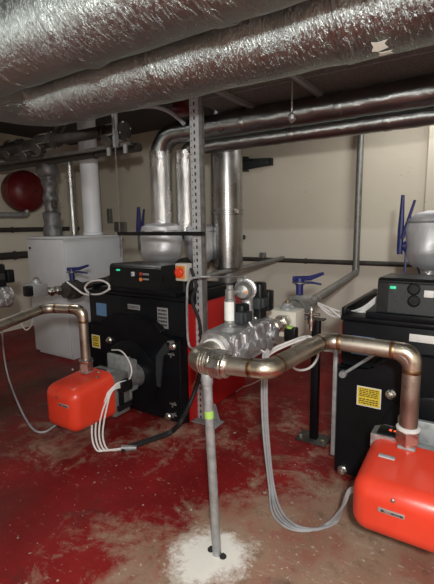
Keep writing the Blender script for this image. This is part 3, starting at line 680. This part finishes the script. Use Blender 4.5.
# ------------------------------------------------------------------ slotted channel by the middle boiler
sx0, sy0 = -1.905, 2.66
def slotted(x, y, w, z0, z1, label, m='galv', slots=True, rz=0):
    t = thing('slotted_channel', label, 'steel channel', (x, y, z0), 'upright channels by the middle boiler')
    b = B()
    for a, c in (((-w, -.002), (w, .002)), ((-w, .0), (-w+.003, .022)), ((w-.003, .0), (w, .022))):
        box(b, (x+a[0], y+a[1], z0), (x+c[0], y+c[1], z1))
    part('channel', b, m, t)
    return t
slotted(sx0, sy0, .040, .012, CEIL, 'wide slotted galvanised channel from floor to ceiling', 'slotted')
slotted(sx0+.062, sy0-.005, .014, .012, CEIL, 'narrow galvanised channel right of the slotted one', 'galv_dull', False)
b = B(); box(b, (sx0-.06, sy0-.07, 0), (sx0+.19, sy0+.06, .011), .002); prism(b, [(sx0-.05, .01), (sx0+.15, .01), (sx0+.11, .14), (sx0+.0, .14)], 'Y', sy0+.052, sy0+.058); single('foot_plate', b, 'galv', 'galvanised foot bracket under the two channels', 'bracket')
# black bar fixed across
b = B(); p0 = at(119, 234, Y=2.62); p1 = at(204, 232, Y=2.62); box(b, (p0.x, 2.6, 1.515), (p1.x, 2.64, 1.545), .002); single('cross_bar', b, 'blackp', 'thin black bar crossing in front of the silver jackets', 'bar')
b = B(); c = at(120, 236, Y=2.62); pts_ = [(c.x, 2.62, 1.53+.02*k) for k in range(0, 50)]
cyl(b, (p0.x+.01, 2.62, 1.50), (p0.x+.01, 2.62, CEIL), .004, n=8)
for k in range(26): lathe(b, [(.004, -.003), (.009, 0), (.004, .003)], (p0.x+.01, 2.62, 1.33+.012*k), (0, 0, 1), 8)
single('hanger_rod', b, 'galv_dull', 'thin threaded rod holding the left end of the black bar', 'rod')
# isolator switch
c = at(183, 272, Y=2.63)
t = thing('isolator_switch', 'white switch box with a red rotary knob on the channel', 'switch', (c.x, 2.64, c.z-.05))
b = B(); box(b, (c.x-.055, 2.60, c.z-.07), (c.x+.055, 2.68, c.z+.07), .008); part('case', b, 'cream', t)
b = B(); box(b, (c.x-.045, 2.595, c.z-.05), (c.x+.04, 2.602, c.z+.05), .002); part('face', b, 'orange', t, 'orange switch face')
b = B(); lathe(b, [(.038, 0), (.038, .02), (.028, .03)], (c.x-.005, 2.595, c.z), (0, -1, 0), 20); box(b, (c.x-.012, 2.55, c.z-.032), (c.x+.002, 2.57, c.z+.032), .003); part('knob', b, 'swred', t, 'red rotary knob')
b = B(); cyl(b, (c.x, 2.64, 1.068), (c.x, 2.64, c.z-.068), .010, n=10); part('stem', b, 'bcable', t)
b = B(); box(b, (c.x+.05, 2.63, c.z-.02), (sx0-.04, 2.655, c.z+.02)); part('bracket', b, 'galv', t)

# conduits by the strut
pts = [at(213, 277, Y=2.55), at(200, 277, Y=2.50), at(189, 281, Y=2.46), at(187, 300, Y=2.44), at(188, 340, Y=2.44), at(193, 349, Y=2.40), at(204, 349.5, Y=2.2)]
b = B(); sweep(b, smooth(pts, 6), .009, 10); single('steel_tube', b, 'galv', 'thin bright tube bending down beside the red boiler side', 'tube')
b = B(); p_ = [at(245, 277, Y=2.2), at(225, 277, Y=2.4), at(208, 276.5, Y=2.56)]; sweep(b, smooth(p_, 5), .006, 8); single('impulse_tube', b, 'galv', 'thin bright tube running to the regulator head', 'tube')

# black armoured cable down the channel and over the floor
for k, (dx, lab) in enumerate(((0, 'black flexible conduit, the inner of the two lying to the left burner'), (.022, 'black flexible conduit, the outer of the two lying to the left burner'))):
    pts = [at(191, 268, Y=2.6), at(196, 285, Y=2.6), at(192, 300, Y=2.58), at(199, 320, Y=2.6), at(201, 345, Y=2.61), at(199, 375, Y=2.58), at(190, 402, Y=2.5),
           at(181, 420, Y=2.36), at(172, 430, z=.03), at(158, 436, z=.016), at(140, 442, z=.013), at(122, 448, z=.013)]
    pts = [V(p)+V((dx, -dx*1.2, 0)) for p in pts]
    for p in pts: p.z = max(p.z, .013)
    b = B(); sweep(b, smooth(pts, 6), .013, 10); single('flexible_conduit', b, 'bcable', lab, 'cable', 'black conduits along the floor')

# white cables from the middle boiler's burner to the conduit
def cable(pts, r, m, label, group, name='cable', sub=7):
    pts = [V(p) for p in pts]
    for p in pts: p.z = max(p.z, r+.001)
    b = B(); sweep(b, smooth(pts, sub), r, 8); return single(name, b, m, label, 'cable', group)
sc = [V((-2.225, 2.12, .41)), V((-2.23, 2.04, .39)), V((-2.24, 1.95, .27)), V((-2.24, 1.91, .12)), V((-2.20, 1.90, .03)), V((-2.16, 1.93, .008)), V((-2.09, 2.0, .012))]
for k in range(4):
    o = [(0, 0, 0), (-.01, -.02, .015), (-.016*k, -.016*k, .01*k), (-.017*k, -.018*k, .006*k), (-.014*k, -.018*k, 0), (-.008*k, -.012*k, .004*k), (0, -.003*k, .008*(k % 2))]
    cable([p+V(q)+V((0, .010*k, .012*k)) if i < 2 else p+V(q) for i, (p, q) in enumerate(zip(sc, o))], .0065, 'cable',
          'white cable drooping from the left burner to the floor', 'white cables of the left burner')
b = B(); cyl(b, (-2.12, 1.97, .018), (-2.03, 2.03, .018), .024, .017, 12); single('cable_boot', b, 'galv', 'short grey sleeve where the white cables enter the conduit', 'cable sleeve')
# loop on boiler door
cable([at(112, 350, Y=2.30), at(121, 351, Y=2.24), at(129, 361, Y=2.2), at(131.5, 373, Y=2.18), at(126, 384, Y=2.18), at(119, 386, Y=2.17)], .006, 'cable', 'white cable arching from the door plate to the left burner', None)
# loop behind (left boiler, top left) : coiled spare cable
lp = [at(67, 282, Y=2.6), at(75, 288, Y=2.58), at(84, 294, Y=2.56), at(97, 295, Y=2.56), at(107, 291, Y=2.56), at(109, 285, Y=2.56), at(101, 280.5, Y=2.56), at(90, 282, Y=2.56), at(85, 288, Y=2.57), at(90, 293.5, Y=2.55), at(100, 294, Y=2.54), at(110, 289, Y=2.53)]
cable(lp, .009, 'cable', 'white cable looped beside the left lever valve', None)
cable([at(22, 311, Y=2.2), at(21, 322, Y=2.15), at(26, 330, Y=2.15), at(32, 324, Y=2.2), at(33, 312, Y=2.25)], .006, 'cable', 'white cable loop hanging under the far left pipe', None)
# grey cable to the left burner
cable([(-2.66, 1.95, .25), (-2.72, 1.93, .10), at(57, 424, z=.02), at(45, 432, z=.008), at(34, 430, z=.008), at(24, 416, z=.008), at(15, 396, z=.05), at(8, 376, z=.09), at(4, 355, z=.3), at(2, 330, z=.6)], .0085, 'gcable', 'grey cable curving over the floor to the left burner', None)

# cables from the valves to the right burner
base = [at(264, 345, Y=2.0), at(262, 375, Y=2.0), at(262, 405, Y=2.03), at(264, 440, Y=2.05), at(269, 485, Y=2.06), at(277, 512, z=.01), at(292, 527, z=.01), at(315, 530, z=.01), at(333, 522, z=.01), at(344, 505, Y=1.95), at(350, 493, Y=1.93), V((-.435, 1.93, .30))]
for k in range(4):
    off = [V((.009*k, .008*(k % 2), 0)) if i < 5 else V((.013*(k-1.5), .012*(k-1.5), .004*(k % 2))) if i < 9 else V((0, 0, .008*k)) for i in range(len(base))]
    cable([p+o for p, o in zip(base, off)], .0062, 'gcable', 'grey cable hanging from the gas valves and crossing the floor to the right burner', 'grey cables of the right burner')
vt = [at(249, 322, Y=1.88), at(256, 334, Y=1.9), at(260, 348, Y=1.95), at(264, 352, Y=1.98)]
cable(vt, .005, 'cable', 'thin white cable from the front black coil', None)
cable([at(263, 312, Y=2.1), at(263, 330, Y=2.1), at(262, 350, Y=2.09), at(264.5, 352, Y=1.99)], .005, 'cable', 'thin white cable from the rear black coil', None)
# arcs behind the pipe
cable([at(262, 368, Y=2.0), at(264, 358, Y=2.05), at(275, 348, Y=2.2), at(292, 341, Y=2.3), at(303, 337, Y=2.42), at(311, 337, Y=2.47)], .008, 'cable', 'upper white cable arching from the bundle to the cream box', 'white cables under the cream box')
cable([at(261, 370, Y=2.03), at(262, 362, Y=2.08), at(273, 352, Y=2.2), at(290, 344, Y=2.3), at(305, 338.5, Y=2.40), at(308, 336, Y=2.49)], .008, 'cable', 'lower white cable arching from the bundle to the cream box', 'white cables under the cream box')
cable([at(311, 337, Y=2.6), at(317, 345, Y=2.6), at(318, 356, Y=2.6), at(312, 366, Y=2.58), at(303, 370, Y=2.55), at(294, 368, Y=2.5), at(289, 357, Y=2.5), at(294, 343, Y=2.55)], .008, 'cable', 'white cable loop hanging below the right gas pipe elbow', None)
# white cables to right control box
for k, (dy, lab) in enumerate(((0, 'upper'), (4, 'middle'), (7, 'lower'))):
    cable([at(318, 303+dy*.2, Y=2.85), at(330, 308+dy, Y=2.8), at(345, 312+dy*.8, Y=2.75), at(362, 308+dy*.6, Y=2.7), V((-.555, 2.75+.02*k, 1.15+.0*k-.012*k))], .007, 'cable',
          '%s of the white cables running to the right control box' % lab, 'white cables into the right control box')
cable([at(330, 309, Y=2.75), at(345, 320, Y=2.7), at(360, 321, Y=2.7), at(371, 317, Y=2.66), at(367, 313, Y=2.7), at(350, 311, Y=2.75)], .007, 'cable', 'white cable loop lying at the corner of the right boiler', None)
cable([at(236, 397, Y=3.3), at(243, 387, Y=3.2), at(252, 384, Y=3.1), at(263, 378, Y=2.9), at(272, 374, Y=2.7)], .006, 'cable', 'thin white flex near the floor behind the gas pipe', None)
q = at(231, 389, z=0); b = B(); lathe(b, [(.03, 0), (.035, .02), (.03, .07), (.02, .08)], (q.x, q.y, 0), (0, 0, 1), 16); single('cable_gland', b, 'galv_dull', 'small grey drain fitting on the floor behind the slim pole', 'fitting')
for k in range(3):
    cable([at(180+k, 420, Y=2.52), at(180+k*2, 405, Y=2.56), at(190+k, 392-k*3, Y=2.58), at(197, 388-k*4, Y=2.6)], .004, 'copper', 'thin brown wire curling at the foot of the channel', 'brown wires at the channel foot')

# ------------------------------------------------------------------ flue of the middle boiler
fy = 3.72; fx = at(227, 200, Y=fy).x; fr_ = .158
t = thing('flue', 'stainless steel flue behind the middle boiler', 'flue pipe', (fx, fy, 1.05))
b = B(); sweep(b, [V((fx, fy, 1.16)), V((fx, fy, CEIL))], fr_, 48); part('tube', b, 'stainless', t)
for z in (1.70, 1.735):
    b = B(); lathe(b, [(fr_, -.010), (fr_+.012, -.006), (fr_+.012, .006), (fr_, .010)], (fx, fy, z), (0, 0, 1), 48); part('clamp_ring', b, 'stainless', t)
b = B(); box(b, (fx+.14, fy-.10, 1.70), (fx+.175, fy-.06, 1.735), .004); part('clamp_bolt', b, 'thread', t)
b = B(); lathe(b, [(.10, 1.03), (.10, 1.12), (fr_-.01, 1.16), (fr_-.01, 1.2)], (fx, fy, 0), (0, 0, 1), 40); sweep(b, [(fx, 3.47, .9), (fx, fy, .9)], .1, 24); sweep(b, [(fx, fy, .8), (fx, fy, 1.05)], .1, 24); part('collar', b, 'galv_dull', t)
# wall bracket
a_ = at(243, 163, Y=4.3); e_ = at(271, 164, Y=4.9)
b = B(); box(b, (fx+.15, 3.8, a_.z-.02 if False else 2.12), (fx+.17, 4.98, 2.18), .003)
b.free()
b = B()
p = [at(241, 166, Y=4.88), at(241, 158, Y=4.88)]
x0 = at(241, 163, Y=4.93).x; x1 = at(271, 163, Y=4.93).x; zb = at(255, 163, Y=4.93).z
prism(b, [(x0, zb-.10), (x0+.09, zb-.07), (x1, zb-.045), (x1, zb+.045), (x0+.12, zb+.06), (x0+.1, zb+.09), (x0, zb+.10)], 'Y', 4.93, 4.945)
box(b, (x0-.02, 4.90, zb+.035), (x0+.16, 5.0, zb+.055)); box(b, (x0+.0, 4.90, zb-.09), (x0+.08, 5.0, zb-.07)); box(b, (x1-.03, 4.93, zb-.045), (x1, 5.0, zb+.045))
single('wall_bracket', b, 'blackp', 'black steel bracket high on the back wall beside the flue', 'bracket')

# ------------------------------------------------------------------ overhead ducts and pipes
def duct(pts, r, m, label, bands, fr=.3, jit=.035, jf=5, name='duct', grp='foil covered ducts overhead', n=40, step=.03):
    t = thing(name, label, 'duct', min((V(p) for p in pts), key=lambda q: q.z), grp)
    path = dense(fillet(pts, fr, 10) if len(pts) > 2 else [V(p) for p in pts], step)
    b = B(); sweep(b, path, r, n, True, jit, jf, r*10); part('foil_cover', b, m, t, None, 60)
    for c, d in bands:
        b = B(); lathe(b, [(r*1.0, -.03), (r*1.018, -.027), (r*1.02, 0), (r*1.018, .027), (r*1.0, .03)], c, d, n, .03, 9); part('tape_band', b, m, t, None, 60)
    return t
duct([(-2.45, 1.4, 2.55), (2.39, 1.4, 2.55)], .225, 'foil', 'front foil clad duct overhead, nearest the camera', [((-1.62, 1.4, 2.55), (1, 0, .1)), ((-.9, 1.4, 2.55), (1, 0, 0)), ((-2.12, 1.4, 2.55), (1, 0, 0))], jit=.045)
duct([(-2.72, -2.38, 2.46), (-2.72, 1.92, 2.48), (2.39, 1.92, 2.48)], .205, 'foil', 'second foil clad duct, bending at its left end', [((-1.52, 1.92, 2.48), (1, 0, 0)), ((-.55, 1.92, 2.48), (1, 0, 0)), ((-2.25, 1.92, 2.48), (1, 0, 0))], fr=.24, jit=.045)
# foil pipes near the wall
y2, z2 = 3.42, 2.49
duct([(-2.88, y2, 1.55), (-2.88, y2, z2), (2.39, y2, z2)], .105, 'foil_dark', 'upper foil lagged pipe that turns down to the silver jackets', [((-1.05, y2, z2), (1, 0, 0)), ((-1.9, y2, z2), (1, 0, 0))], fr=.22, jit=.05, jf=14, n=28, grp='foil lagged pipes overhead')
duct([(-2.655, y2+.12, 1.55), (-2.655, y2+.12, 2.355), (2.39, y2+.12, 2.355)], .075, 'foil_dark', 'lower foil lagged pipe along the back wall', [((-.72, y2+.12, 2.355), (1, 0, 0)), ((-1.5, y2+.12, 2.355), (1, 0, 0))], fr=.12, jit=.05, jf=14, n=24, grp='foil lagged pipes overhead')
# bright foil skins on the two drops
for x, y, r, lab in ((-2.88, y2, .112, 'left'), (-2.655, y2+.12, .104, 'right')):
    b = B(); pts = dense([V((x, y, 1.53)), V((x, y, 2.33))], .03); sweep(b, pts, r, 28, True, .03, 20, x)
    single('foil_sleeve', b, 'foil_fine', '%s of the two bright foil sleeves dropping into the silver jackets' % lab, 'pipe lagging', 'bright foil sleeves', 60)
# silver jackets over the pump valves behind the middle boiler
def jacket(x, y, z0, z1, r, label, seed, bag=False):
    t = thing('insulation_jacket', label, 'jacket', (x, y, z0), 'silver insulation jackets')
    h = z1-z0
    prof = [(r*.35, 0), (r*.6, .02*h), (r*.85, .12*h), (r*.98, .3*h), (r, .55*h), (r*1.0, .85*h), (r*.97, .93*h), (r*.7, .99*h), (r*.5, h)]
    if bag: prof = [(r*.25, 0), (r*.55, .02*h), (r*.8, .12*h), (r*.97, .32*h), (r, .5*h), (r*.97, .68*h), (r*.84, .86*h), (r*.6, .96*h), (r*.2, h)]
    pr = []
    for (a, c), (d, e) in zip(prof, prof[1:]):
        for i in range(3): pr.append((a+(d-a)*i/3, c+(e-c)*i/3))
    pr.append(prof[-1])
    b = B(); lathe(b, pr, (x, y, z0), (0, 0, 1), 48, .12, 7, seed); part('cover', b, 'jacket', t, None, 70)
    b = B(); lathe(b, [(r*1.0, -.006), (r*1.02, 0), (r*1.0, .006)], (x, y, z0+.82*h), (0, 0, 1), 40); part('draw_cord', b, 'galv', t)
    b = B(); sweep(b, [(x, y, z0-.14), (x, y, z0+.03)], r*.3, 20); part('pipe_stub', b, 'alu', t)
    return t
jacket(-2.80, 3.30, 1.205, 1.615, .205, 'left silver jacket behind the middle boiler, under a foil sleeve', 1)
jacket(-2.54, 3.60, 1.20, 1.60, .165, 'right silver jacket behind the middle boiler, beside the channel', 5)
# right-hand jacket and blue lever at the picture edge
jc = at(431, 238, Y=3.35)
jacket(jc.x, 3.35, 1.25, 1.67, .17, 'tall silver jacket above the right boiler', 9, True)
hp = at(400, 246, Y=3.35)
t = thing('lever_valve', 'blue upright lever beside the tall silver jacket at the right', 'handle', (hp.x, 3.35, 1.1), 'blue upright levers')
b = B(); cyl(b, (hp.x+.02, 3.35, hp.z), (jc.x-.10, 3.35, hp.z), .032, n=14); lathe(b, [(.045, 0), (.045, .02)], (hp.x+.03, 3.35, hp.z), (1, 0, 0), 16); part('hub', b, 'blue', t)
b = B(); sweep(b, [(hp.x-.0, 3.35, hp.z-.06), (hp.x+.0, 3.35, hp.z+.12), at(403, 195, Y=3.35)], [.02, .022, .012], 10); part('lever', b, 'blue', t)
b = B(); sweep(b, [(hp.x+.02, 3.30, hp.z+.06), at(415, 200, Y=3.30)], [.014, .009], 8); part('trigger', b, 'blue', t)
b = B(); box(b, (hp.x+.035, 3.345, 1.0), (hp.x+.05, 3.36, hp.z), .002); part('strap', b, 'blue', t)
cable([at(413, 258, Y=3.3), at(417, 266, Y=3.28), at(419, 276, Y=3.2), V((-.47, 3.02, 1.2))], .007, 'bcable', 'thin black cable below the tall silver jacket', None)
q = at(423, 262, Y=3.3)
# blue lever behind the control box
hp = at(140, 219, Y=4.2)
t = thing('lever_valve', 'blue upright lever left of the silver jackets against the back wall', 'handle', (hp.x, 4.2, 1.4), 'blue upright levers')
b = B(); sweep(b, [at(139, 232, Y=4.2), at(138.5, 207, Y=4.2)], [.04, .022], 10); part('lever', b, 'blue', t)
b = B(); sweep(b, [at(141.5, 232, Y=4.17), at(144, 209, Y=4.17)], [.02, .012], 8); part('trigger', b, 'blue', t)
b = B(); sweep(b, [at(140, 232, Y=4.2), at(140, 248, Y=4.2), V((at(140, 248, Y=4.2).x, 4.96, 1.36))], .035, 12); part('valve_stem', b, 'galv_dull', t)

# dark pipes running under the ceiling at the left, with a knot of valves
zz = 2.52
pipe_obj([(-6.15, 3.05, 2.52), (-3.0, 3.05, 2.52)], .055, 'darkpipe', 'upper dark pipe crossing under the ceiling at the left', 'dark overhead pipes', .1, [((-4.0, 3.05, 2.52), (1, 0, 0)), ((-3.3, 3.05, 2.52), (1, 0, 0))])
pipe_obj([(-6.15, 3.30, 2.38), (-3.05, 3.30, 2.38)], .045, 'darkpipe', 'lower dark pipe crossing under the ceiling at the left', 'dark overhead pipes', .1, [((-3.7, 3.30, 2.38), (1, 0, 0))])
pipe_obj([(-4.1, 3.15, 2.66), (-3.35, 2.7, 2.66), (-1.9, 2.7, 2.66)], .05, 'darkpipe', 'thick dark pipe under the ceiling behind the second duct', 'dark overhead pipes', .1)
rnd = random.Random(3)
for i, (x, y, z, lab) in enumerate(((-4.15, 3.02, 2.48, 'nearest the white flue'), (-4.45, 3.05, 2.44, 'above the lagged riser'), (-4.85, 3.1, 2.5, 'furthest left over the red vessel'), (-3.12, 3.05, 2.45, 'left of the foil bend'))):
    t = thing('gate_valve', 'dark pipe valve under the ceiling, %s' % lab, 'valve', (x, y, z), 'dark valves under the ceiling')
    b = B(); lathe(b, [(.06, -.13), (.09, -.125), (.09, -.10), (.06, -.095), (.075, 0), (.06, .095), (.09, .10), (.09, .125), (.06, .13)], (x, y, z+.04), (1, 0, 0), 20, .08, 12, i); part('valve_body', b, 'darkpipe', t)
    b = B(); cyl(b, (x, y, z), (x, y-.12, z-.06), .02, n=12); lathe(b, [(.06, 0), (.065, .008), (.06, .016)], (x, y-.12, z-.06), (0, -1, -.5), 20); part('hand_wheel', b, 'darkpipe', t)
    b = B()
    for k in range(4): a = k*PI/2+.4; cyl(b, (x-.13, y+.078*math.cos(a), z+.04+.078*math.sin(a)), (x+.13, y+.078*math.cos(a), z+.04+.078*math.sin(a)), .009, n=8)
    part('stud', b, 'thread', t)
# small hangers
p0 = at(115, 108, Y=3.0); p1 = at(120, 148, Y=3.0)
b = B(); box(b, (p1.x-.02, 2.93, p1.z-.0), (p1.x+.02, 2.97, CEIL), .002); single('drop_channel', b, 'galv', 'short galvanised drop channel above the white cabinet', 'steel channel')
b = B(); box(b, (-5.6, 2.96, 2.33), (-2.85, 3.0, 2.36)); single('support_rail', b, 'darkpipe', 'long dark rail under the dark pipes at the left', 'rail')
for x in (-3.12, -2.9):
    b = B(); box(b, (x-.02, 2.94, 2.26), (x+.02, 2.96, 2.34)); single('rail_clip', b, 'galv_dull', 'small grey clip below the long rail, %s' % ('left one' if x < -3 else 'right one'), 'clip')
# trays and brackets between duct and ceiling
for x, lab in ((at(240, 99, z=2.6).x, 'the left one, by the channel'), (at(312, 86, z=2.6).x, 'the right one')):
    b = B(); box(b, (x-.02, 2.3, 2.565), (x+.02, 3.5, 2.6), .002); box(b, (x-.02, 2.3, 2.6), (x+.02, 2.34, CEIL), .002); single('ceiling_bracket', b, 'galv', 'grey steel arm under the tray behind the ducts, %s' % lab, 'bracket', 'steel arms under the tray')
t = thing('cable_tray', 'wide speckled cable tray between the second duct and the foil lagged pipes', 'cable tray', (0, 3.0, 2.6))
b = B(); box(b, (-2.15, 2.7, 2.602), (2.39, 3.46, 2.606)); part('tray', b, 'speckle', t)
for y in (2.7, 2.97, 3.455):
    b = B(); box(b, (-2.15, y, 2.596), (2.39, y+.012, 2.66)); part('rail', b, 'galv', t)
b = B(); p = at(292, 95, Y=3.0); cyl(b, (p.x, 3.0, p.z-.12), (p.x, 3.0, 2.602), .006, n=8); lathe(b, [(.006, 0), (.028, .02), (.03, .05), (.006, .07)], (p.x, 3.0, p.z-.19), (0, 0, 1), 14, .3, 20); single('ceiling_hook', b, 'tape', 'foil wrapped hook hanging from the cable tray', 'hook')
cable([at(142, 107, Y=2.75), at(155, 107, Y=2.75), at(168, 111, Y=2.75), at(178, 118, Y=2.75), at(184, 124, Y=2.75)], .016, 'gcable', 'grey flexible cable arching under the ceiling behind the second duct', None)
p = at(182, 114, Y=2.9); b = B(); box(b, (p.x-.06, 2.84, p.z-.01), (p.x+.06, 2.96, p.z+.05), .01); box(b, (p.x-.08, 2.88, p.z+.04), (p.x+.04, 2.92, CEIL)); single('ceiling_box', b, 'tankred', 'small red box under the ceiling left of the channel', 'box')
p = at(380, 48, Y=1.2)
# torn paper scraps still stuck to the second duct
def on_duct(px, py, y, z, r):
    d = FW + RT*(px-217)/F - UP*(py-292)/F; oy, oz = EYE.y-y, EYE.z-z
    a_, b_, c_ = d.y**2+d.z**2, 2*(d.y*oy+d.z*oz), oy**2+oz**2-r*r
    return EYE + d*((-b_-math.sqrt(b_*b_-4*a_*c_))/(2*a_))
for (px, py, w, h, lab) in ((379, 46, .035, .028, 'larger torn paper scrap stuck to the second duct'), (385, 53, .03, .014, 'smaller torn paper scrap under the larger one on the duct')):
    p = on_duct(px, py, 1.92, 2.48, .216); nrm = V((0, p.y-1.92, p.z-2.48)).normalized(); tx_ = V((1, 0, 0)); ty_ = nrm.cross(tx_)
    b = B(); f_ = []
    for k in (0, .0015):
        f_.append([b.verts.new(p+nrm*k+tx_*w*u_+ty_*h*v_) for u_, v_ in ((-.9, -.7), (-.2, -1), (.9, -.6), (.6, .2), (1, .9), (-.1, .7), (-.7, 1), (-.6, .1))])
    b.faces.new(f_[0]); b.faces.new(f_[1][::-1])
    for i in range(8): b.faces.new((f_[0][i], f_[1][i], f_[1][(i+1) % 8], f_[0][(i+1) % 8]))
    single('paper_scrap', b, 'cream', lab, 'paper')

# ------------------------------------------------------------------ pale grey cabinet, white flue, risers
t = thing('cabinet_boiler', 'pale grey floor standing cabinet boiler at the left', 'boiler', (-4.47, 3.6, 0))
b = B(); box(b, (-4.82, 3.14, .06), (-4.12, 4.05, 1.46), .008); part('casing', b, 'cab', t)
b = B(); box(b, (-4.825, 3.118, .04), (-4.125, 3.142, 1.45), .005); fp = part('front_panel', b, 'cab', t)
b = B(); box(b, (-4.835, 3.11, 1.452), (-4.105, 4.06, 1.482), .006); part('lid', b, 'cab', t)
b = B(); box(b, (-4.80, 3.16, 0), (-4.14, 4.03, .06)); part('plinth', b, 'cab', t)
b = B(); c = at(28, 248, Y=3.11); lathe(b, [(.016, 0), (.016, .008), (.006, .012)], (c.x+.03, 3.118, c.z), (0, -1, 0), 12); part('lock', b, 'slotdark', fp, 'small dark lock')
wx, wy = -4.42, 3.82
t = thing('white_flue', 'round white flue pipe on top of the pale grey cabinet', 'flue pipe', (wx, wy, 1.482))
b = B(); cyl(b, (wx, wy, 1.50), (wx, wy, CEIL), .115, n=40); part('tube', b, 'white', t)
b = B(); lathe(b, [(.13, 0), (.13, .03), (.117, .04)], (wx, wy, 1.482), (0, 0, 1), 40); part('collar', b, 'white', t)
fx2, fy2 = -4.68, 3.72
fz = at(75, 159, Y=fy2).z
t = pipe_obj([(fx2, fy2, 1.485), (fx2, fy2, fz), (fx2-.45, fy2, fz+.02)], .048, 'foil_fine', 'thin bright foil lagged pipe left of the white flue', None, .05, (), False)
# grey lagged riser with a valve
lx, ly = -4.62, 3.36
t = thing('lagged_riser', 'lumpy grey wrapped riser on the cabinet beside the red vessel', 'pipe', (lx, ly, 1.482))
pth = dense([V((lx, ly, 1.484)), V((lx-.02, ly, 2.45))], .02)
rads = []
for p in pth:
    z = p.z; r = .085
    if z < 1.56: r = .115
    elif z < 1.78: r = .115-.02*math.sin((z-1.56)*14)
    elif z < 1.90: r = .07
    elif z < 2.2: r = .082+.012*math.sin(z*30)
    else: r = .09
    rads.append(r)
b = B(); sweep(b, pth, rads, 28, True, .14, 14, 4); part('wrapping', b, 'lagging', t, None, 60)
b = B(); cyl(b, (lx, ly, 1.85), (lx+.15, ly-.06, 1.86), .02, n=10); box(b, (lx+.12, ly-.09, 1.82), (lx+.16, ly-.03, 1.91), .008); part('valve_lever', b, 'darkpipe', t)
b = B(); lathe(b, [(.1, 0), (.13, .04), (.12, .14), (.09, .2)], (lx-.02, ly, 2.2), (0, 0, 1), 20, .15, 10); part('elbow_wrap', b, 'lagging', t, None, 60)
# expansion vessel on the left wall
tc = V((-5.72, 3.82, 2.12)); r_ = .29
t = thing('expansion_vessel', 'round dark red expansion vessel high on the left wall', 'vessel', (tc.x-.2, tc.y, tc.z-r_))
b = B(); lathe(b, [(.04, .09), (.13, .075), (.21, .045), (.265, .0), (.288, -.05), (.292, -.09), (.292, -.24), (.27, -.30), (.2, -.36), (.05, -.40)][::-1], tc, (1, 0, 0), 48); part('shell', b, 'tankred', t)
b = B(); lathe(b, [(.290, -.108), (.302, -.104), (.302, -.092), (.290, -.088)], tc, (1, 0, 0), 48); part('seam', b, 'tankred', t)
b = B(); lathe(b, [(.02, .07), (.02, .095), (.012, .10)], tc+V((.0, .045, .0)), (1, 0, 0), 14); part('plug', b, 'slotdark', t)
b = B(); box(b, (-6.2, tc.y-.03, tc.z-.35), (-5.9, tc.y+.03, tc.z-.30), .004); box(b, (-5.95, tc.y-.03, tc.z-.31), (-5.89, tc.y+.03, tc.z-.24), .004); part('bracket', b, 'galv_dull', t)
pipe_obj([(-5.78, 3.0, 1.775), (-5.78, 3.78, 1.775), (-5.78, 3.78, 1.85)], .035, 'galv', 'short grey pipe bending up into the red vessel', None, .04, (), False)
# pipes on the left wall
for zf, r, ya, yb_, lab in ((2.64, .055, 2.6, 4.4, 'topmost grey pipe on the left wall above the red vessel'), (1.56, .035, 2.6, 4.98, 'middle dark pipe along the left wall'), (1.17, .055, 2.6, 4.98, 'lowest dark pipe along the left wall')):
    pipe_obj([(-6.14, ya, zf), (-6.14, yb_, zf)], r, 'darkpipe' if zf < 2 else 'galv_dull', lab, 'pipes along the left wall', .05, (((-6.14, 3.75, zf), (0, 1, 0)),))

# fittings round the wall sockets right of the cabinet
b = B(); c = at(110, 216, Y=4.97); box(b, (c.x-.03, 4.93, c.z-.12), (c.x+.03, 5.0, c.z+.12), .006); box(b, (c.x+.1, 4.95, c.z-.26), (c.x+.35, 5.0, c.z-.10), .006)
single('wall_hook', b, 'galv_dull', 'small grey fitting on the back wall right of the white flue', 'bracket')
pipe_obj([(-4.05, 4.93, 1.42), (-2.75, 4.93, 1.42)], .03, 'darkpipe', 'dark pipe on the back wall between cabinet and silver jackets', None, .05)

# ------------------------------------------------------------------ light
def area(name, loc, tgt, size, power, col=(1, .97, .93)):
    l = bpy.data.lights.new(name, 'AREA'); l.energy = power; l.size = size; l.color = col; l.shape = 'DISK'
    o = bpy.data.objects.new(name, l); C.objects.link(o); o.location = loc
    o.rotation_euler = (V(tgt)-V(loc)).to_track_quat('-Z', 'Y').to_euler(); return o
l = bpy.data.lights.new('phone_flash', 'POINT'); l.energy = 260; l.shadow_soft_size = .07; l.color = (1, .985, .95)  # unseen phone flash, set a little above and behind the camera
o = bpy.data.objects.new('phone_flash', l); C.objects.link(o); o.location = (.25, -.30, 1.95)
area('ceiling_fill', (-.6, 4.2, 2.9), (-1.6, 4.0, 0), .5, 14)  # unseen fill lights, added below the ceiling without fixtures
area('ceiling_fill', (-3.6, 2.2, 2.9), (-3.4, 2.2, 0), .5, 10)
w = bpy.data.worlds.new('world'); bpy.context.scene.world = w; w.use_nodes = True
w.node_tree.nodes['Background'].inputs[0].default_value = (.5, .5, .5, 1); w.node_tree.nodes['Background'].inputs[1].default_value = .06

s = bpy.context.scene
s.view_settings.view_transform = 'Standard'; s.view_settings.look = 'None'; s.view_settings.exposure = 0.0; s.view_settings.gamma = 1
